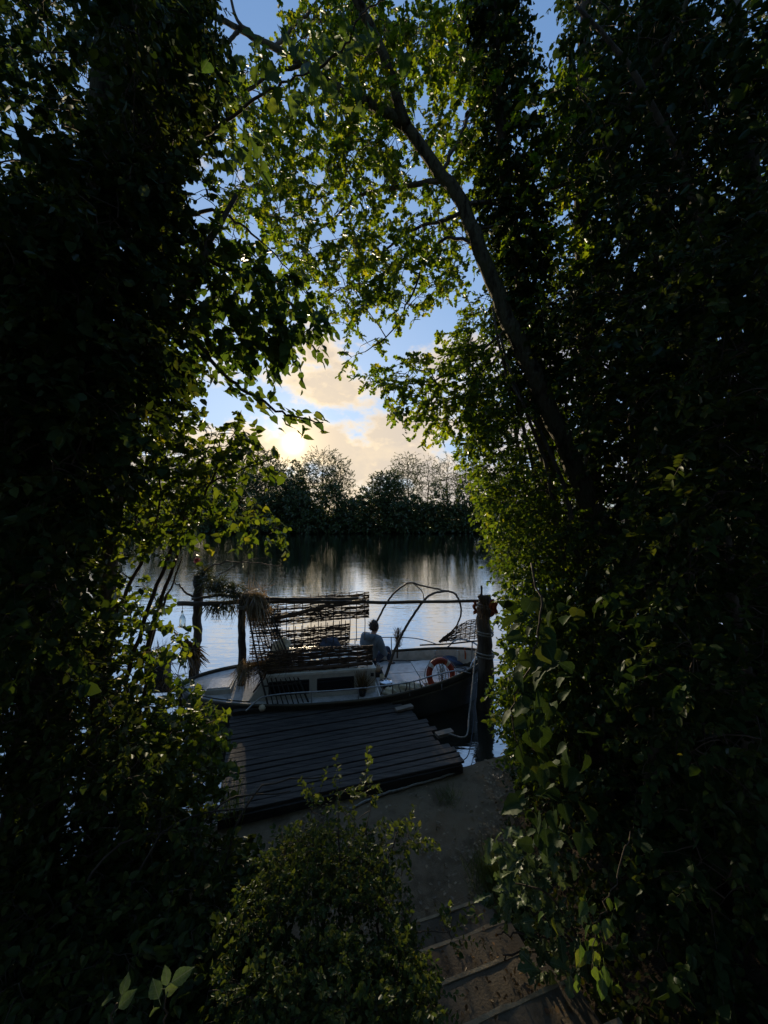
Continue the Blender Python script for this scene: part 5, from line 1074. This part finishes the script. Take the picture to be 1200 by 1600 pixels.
# open shrub standing in the shallows in front of the boat's end
sh = thing('water_elder', (-2.3, 4.6, .0), 'open shrub with thin dark stems rising from the water beside the jetty', 'shrub')
sw = [limb(sh, p_, .028, .007, M_twig, 6, 'stem') for p_ in ([px(185, 1130, 4.3), px(205, 1030, 4.3), px(240, 930, 4.3), px(280, 830, 4.3), px(305, 770, 4.3), px(350, 745, 4.3), px(430, 715, 4.2)], [px(190, 1130, 4.4), px(230, 1010, 4.4), px(265, 900, 4.4), px(300, 810, 4.4), px(335, 740, 4.4), px(345, 680, 4.4)], [px(180, 1130, 4.2), px(165, 1010, 4.2), px(200, 920, 4.2), px(235, 850, 4.2), px(250, 780, 4.2), px(250, 700, 4.2)], [px(200, 1130, 4.5), px(225, 1090, 4.5), px(235, 1000, 4.5), px(262, 930, 4.5), px(285, 870, 4.5)])]
T7 = np.vstack((psamp([(220, 600), (300, 600), (345, 640), (420, 690), (430, 720), (380, 750), (330, 780), (300, 830), (240, 860), (150, 900), (110, 860), (130, 740)], 480, (3.7, 4.9), .30, 34, 41), psamp([(300, 780), (380, 760), (455, 835), (440, 855), (400, 830), (340, 820)], 26, (4.0, 4.5), .1, 20, 42), psamp([(150, 940), (215, 900), (270, 960), (285, 1010), (240, 1040), (100, 1080), (90, 960)], 170, (3.9, 4.8), .2, 30, 43)))
plant(sh, np.vstack(sw), T7, L_shrub, .072, 8, .26, T_heart, .3, .3, .7, .004, .012)
# sunlit shrub beside the jetty
bb = thing('sunlit_shrub', (-1.9, 4.2, .3), 'yellow green shrub beside the jetty and debarked log', 'shrub')
bw = [limb(bb, [(-1.9 - .2 * i, 4.1, .2), px(300 - 30 * i, 1250, 4.2), px(310 - 35 * i, 1120 + 10 * i, 4.3)], .012, .005, M_twig, 5, 'stem') for i in range(4)]
T8 = psamp([(180, 1120), (240, 1090), (300, 1085), (335, 1120), (348, 1170), (340, 1240), (290, 1290), (220, 1290), (160, 1240), (150, 1170)], 430, (3.7, 4.6), .15, 30, 51); plant(bb, np.vstack(bw), T8, L_shrub, .062, 10, .2, T_heart, .2, .15, .9, .003, .01, outward=(0, .2, .3))
# dark undergrowth down the left bank
ud = thing('bramble_thicket', (-1.8, 2.8, .9), 'dark bramble thicket covering the bank below the ivy clad tree', 'bramble')
uw = [limb(ud, [(-2.4 + .3 * i, 2.6 + .2 * i, .7), (-2.1 + .3 * i, 2.9 + .2 * i, 1.6), (-1.5 + .3 * i, 3.3 + .2 * i, 1.5)], .012, .006, M_twig, 5, 'cane') for i in range(4)]
du = lambda x, y: (np.clip(2.75 * F / np.maximum(y - HORY, 200), 1.9, 3.0) + 0 * x, np.clip(2.75 * F / np.maximum(y - HORY, 200), 1.9, 3.0) * 1.35)
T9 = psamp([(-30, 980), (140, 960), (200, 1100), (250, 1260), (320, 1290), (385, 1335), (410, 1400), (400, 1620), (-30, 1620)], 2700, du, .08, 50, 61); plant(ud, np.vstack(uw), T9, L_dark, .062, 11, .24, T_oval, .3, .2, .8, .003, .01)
# middle bush
mbh = thing('bushy_shrub', (-.35, 2.75, .8), 'rounded small leaved bush with bright upper shoots in front of the jetty', 'bush')
mw = [limb(mbh, [(-.5 + .15 * i, 2.6, .6), px(470 + 30 * i, 1420, 2.8), px(440 + 45 * i, 1260 + 20 * abs(i - 2), 3.05)], .012, .004, M_twig, 5, 'stem') for i in range(5)]
dm = lambda x, y: (np.clip(2.55 * F / np.maximum(y - HORY, 200), 1.95, 3.3) + 0 * x, np.clip(2.55 * F / np.maximum(y - HORY, 200), 1.95, 3.3) * 1.22)
shx = rng.uniform(405, 640, 46); shy = 1262 + np.abs(shx - 525) * .5 + rng.uniform(0, 60, 46)
T10 = psamp([(405, 1370), (450, 1315), (520, 1295), (575, 1310), (600, 1360), (622, 1420), (640, 1480), (662, 1540), (690, 1590), (700, 1620), (340, 1620), (360, 1500), (375, 1400)], 2100, dm, .38, 60, 71)
plant(mbh, np.vstack(mw), T10, L_bush, .028, 15, .16, T_oval, .15, .1, .8, .002, .008, .0015, .4)
T11 = np.vstack((psamp([(562, 1205), (578, 1200), (590, 1260), (545, 1270)], 9, (2.95, 3.15)), psamp([(485, 1225), (500, 1225), (520, 1270), (480, 1270)], 8, (2.95, 3.15)), psamp([(630, 1290), (660, 1330), (640, 1345), (620, 1310)], 14, (2.9, 3.1)), psamp([(520, 1230), (545, 1225), (550, 1270), (520, 1270)], 8, (2.9, 3.1)), psamp([(690, 1440), (725, 1450), (700, 1475)], 8, (2.5, 2.7)), pxv(shx, shy, rng.uniform(2.75, 3.2, 46))))
plant(mbh, np.vstack(mw), T11, L_bush, .036, 11, .19, T_oval, .05, .1, .8, .002, .006, .0015, 1.3, name='shoots')
# broad leaved seedling at the bottom
bl_ = thing('broadleaf_seedling', px(250, 1600, 1.75), 'seedling with a few large pale veined leaves low in the dark thicket', 'plant')
for cx, cy, d_, lv in ((262, 1560, 1.72, [((268, 1535), (300, 1512), .12), ((262, 1540), (258, 1515), .09), ((258, 1545), (283, 1547), .08), ((248, 1560), (240, 1535), .10), ((240, 1575), (243, 1600), .08)]), (180, 1580, 1.8, [((190, 1555), (196, 1535), .09), ((175, 1560), (152, 1566), .10), ((185, 1575), (205, 1555), .10), ((175, 1590), (160, 1596), .08)])):
    limb(bl_, [px(cx - 25, 1680, d_ + .05), px(cx - 10, 1620, d_), px(cx, cy - 10, d_)], .006, .003, M_twig, 5, 'stem')
    P = np.array([px(*a, d_) for a, b_, s_ in lv]); D_ = np.array([px(*b_, d_ + .03) - px(*a, d_) for a, b_, s_ in lv]); leaf_objs(bl_, P, D_, nrmz(np.array([(0, -.7, .8)] * len(lv)) + rng.normal(0, .3, (len(lv), 3))), np.array([s_ for a, b_, s_ in lv]) * .80, 'oval', V_lobe, 1.1)
# grass tufts
def tuft(name, label, c, r, n, L, spread=.35):
    c = np.asarray(c, float); b_ = c + np.stack((rng.normal(0, r, n), rng.normal(0, r, n), np.zeros(n)), -1)
    o = strands(name, b_, nrmz(rng.normal(0, spread, (n, 3)) + np.array((-.1, 0, 1))), L, L_grass, None, .28, label, 'grass'); o['kind'] = 'stuff'; return o
tuft('grass', 'fine grass tuft at the hedge foot beside the landing', pz(775, 1385, LAND + .0), .11, 700, .26, .3)
tuft('grass', 'tall grass blades at the debarked log beside the jetty', pz(365, 1290, LAND), .05, 40, .5, .2)
tuft('grass', 'sparse weeds along the quay edge by the hedge', J(2.35, 4.6, LAND), .08, 160, .16, .6)
# ground cover on the bank and litter on the landing
n = 3000; p_ = rng.uniform(-3.6, .65, n); q_ = rng.uniform(.9, 5.0, n); k = (p_ < .62) & ~((p_ > -.95) & (q_ > 3.15)); p_, q_ = p_[k], q_[k]; S_ = PU * p_[:, None] + QU * q_[:, None] + np.array((0, 0, 1.0)) * (bank_h(p_, q_) + .02)[:, None]
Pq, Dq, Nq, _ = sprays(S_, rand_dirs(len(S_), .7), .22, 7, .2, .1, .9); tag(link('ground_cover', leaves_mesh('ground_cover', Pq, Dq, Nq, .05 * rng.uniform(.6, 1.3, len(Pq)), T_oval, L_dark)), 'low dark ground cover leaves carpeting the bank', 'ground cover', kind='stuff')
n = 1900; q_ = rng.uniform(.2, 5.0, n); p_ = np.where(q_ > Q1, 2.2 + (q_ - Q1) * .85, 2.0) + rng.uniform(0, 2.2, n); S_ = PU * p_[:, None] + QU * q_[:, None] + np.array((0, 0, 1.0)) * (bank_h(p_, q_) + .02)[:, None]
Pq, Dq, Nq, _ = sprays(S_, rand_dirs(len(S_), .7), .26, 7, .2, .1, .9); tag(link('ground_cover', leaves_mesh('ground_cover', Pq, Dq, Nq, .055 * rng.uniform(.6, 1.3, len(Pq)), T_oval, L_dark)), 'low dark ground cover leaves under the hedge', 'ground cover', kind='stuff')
n = 900; q_ = rng.uniform(3.3, 5.1, n); p_ = np.concatenate((2.15 + (q_[:600] - Q1) * .85 - np.abs(rng.normal(0, .3, 600)), rng.uniform(.2, 2.2, 300))); k = p_ > -.9; p_, q_ = p_[k], q_[k]; n = len(p_)
S_ = PU * p_[:, None] + QU * q_[:, None] + np.array((0, 0, LAND + .030)); D_ = nrmz(np.stack((rng.normal(0, 1, n), rng.normal(0, 1, n), rng.normal(0, .12, n)), -1))
tag(link('leaf_litter', leaves_mesh('leaf_litter', S_, D_, nrmz(rng.normal(0, .35, (n, 3)) + np.array((0, 0, 1))), .042 * rng.uniform(.4, 1.4, n), T_oval, L_straw)), 'brown leaf litter and twigs scattered on the landing', 'litter', kind='stuff')

n = 420; kq = rng.integers(1, 7, n); q_ = Q1 - (kq - 1) * GO - rng.uniform(.04, .34, n); p_ = rng.uniform(.9, 1.95, n); S_ = PU * p_[:, None] + QU * q_[:, None] + np.array((0, 0, 1.0)) * (LAND + RISE * kq + .008)[:, None]; D_ = nrmz(np.stack((rng.normal(0, 1, n), rng.normal(0, 1, n), rng.normal(0, .12, n)), -1))
tag(link('leaf_litter', leaves_mesh('leaf_litter', S_, D_, nrmz(rng.normal(0, .3, (n, 3)) + np.array((0, 0, 1))), .032 * rng.uniform(.4, 1.4, n), T_oval, L_dry)), 'dry brown leaf scraps lying on the step treads', 'litter', kind='stuff')
# more bank shrubs carry the thicket on along the shore
for i, (x, y, h, label) in enumerate(((4.9, 5.4, 5.5, 'tall dense shrub on the shore directly behind the dark hedge'), (6.4, 6.0, 5, 'dense shore shrub next beyond the one behind the hedge'), (8.0, 6.4, 5, 'dense shore shrub farthest along the bank past the hedge'), (6.0, 3.8, 5.5, 'dense shrub on the bank between the hedge and the wood'), (-4.6, 2.9, 5, 'dense shrub on the shore directly behind the huge ivy clad tree'), (-6.0, 2.5, 5, 'dense shore shrub farther along past the ivy clad tree'))):
    base = np.array((x, y, .3)); th = thing('bank_shrub', base, label, 'shrub', 'shrubs along the near shore')
    stems = np.vstack([limb(th, [base + np.array((.1 * k, 0, -.2)), base + np.array((.3 * k, .1 * k, h * .4)), base + np.array((.5 * k, -.2 * k, h * .8))], .05, .012, name='stem') for k in (-1, 0, 1)])
    a = nrmz(rng.normal(0, 1, (420, 3))); pts = base + np.array((0, 0, h * .52)) + a * (rng.random((420, 1)) ** .4) * np.array((1.35, 1.2, h * .52)); pts = pts[pts[:, 2] > .4]
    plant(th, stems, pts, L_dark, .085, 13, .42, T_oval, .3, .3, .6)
# --- the wood behind and above: it shades the steps and bushes
def wood_tree(x, y, h, r, n, label):
    base = np.array((x, y, float(bank_h(np.array([x * PU[0] + y * PU[1]]), np.array([x * QU[0] + y * QU[1]]))[0]) - .1))
    th = thing('woodland_tree', base, label, 'tree', 'trees of the wood behind the steps')
    tk_ = limb(th, [base, base + np.array((.1, 0, h * .4)), base + np.array((-.1, .1, h * .8)), base + np.array((0, 0, h))], .2, .05, name='trunk')
    a = nrmz(rng.normal(0, 1, (n, 3))); pts = base + np.array((0, 0, h * .62)) + a * (rng.random((n, 1)) ** .4) * np.array((r, r, h * .42))
    foliage(th, pts, nrmz(a + rng.normal(0, .4, a.shape)), L_lime, .20, 9, .8, T_oval, .35, .3, .6, twig=False)
for x, y, h, r in ((-3.6, -1.5, 11, 3.0), (0.3, -4.2, 12, 3.6), (4.2, -1.2, 11, 3.0), (-5.8, 1.6, 11, 2.8), (6.4, 2.2, 11, 2.8), (-4.5, -6, 13, 4), (4.8, -6.5, 13, 4), (-7.2, 4.2, 10, 2.6), (7.6, 5.2, 10, 2.6), (-9, -2, 12, 3.6), (9.5, -2, 12, 3.6)):
    wood_tree(x, y, h, r, 330, 'leafy woodland tree standing behind the steps')
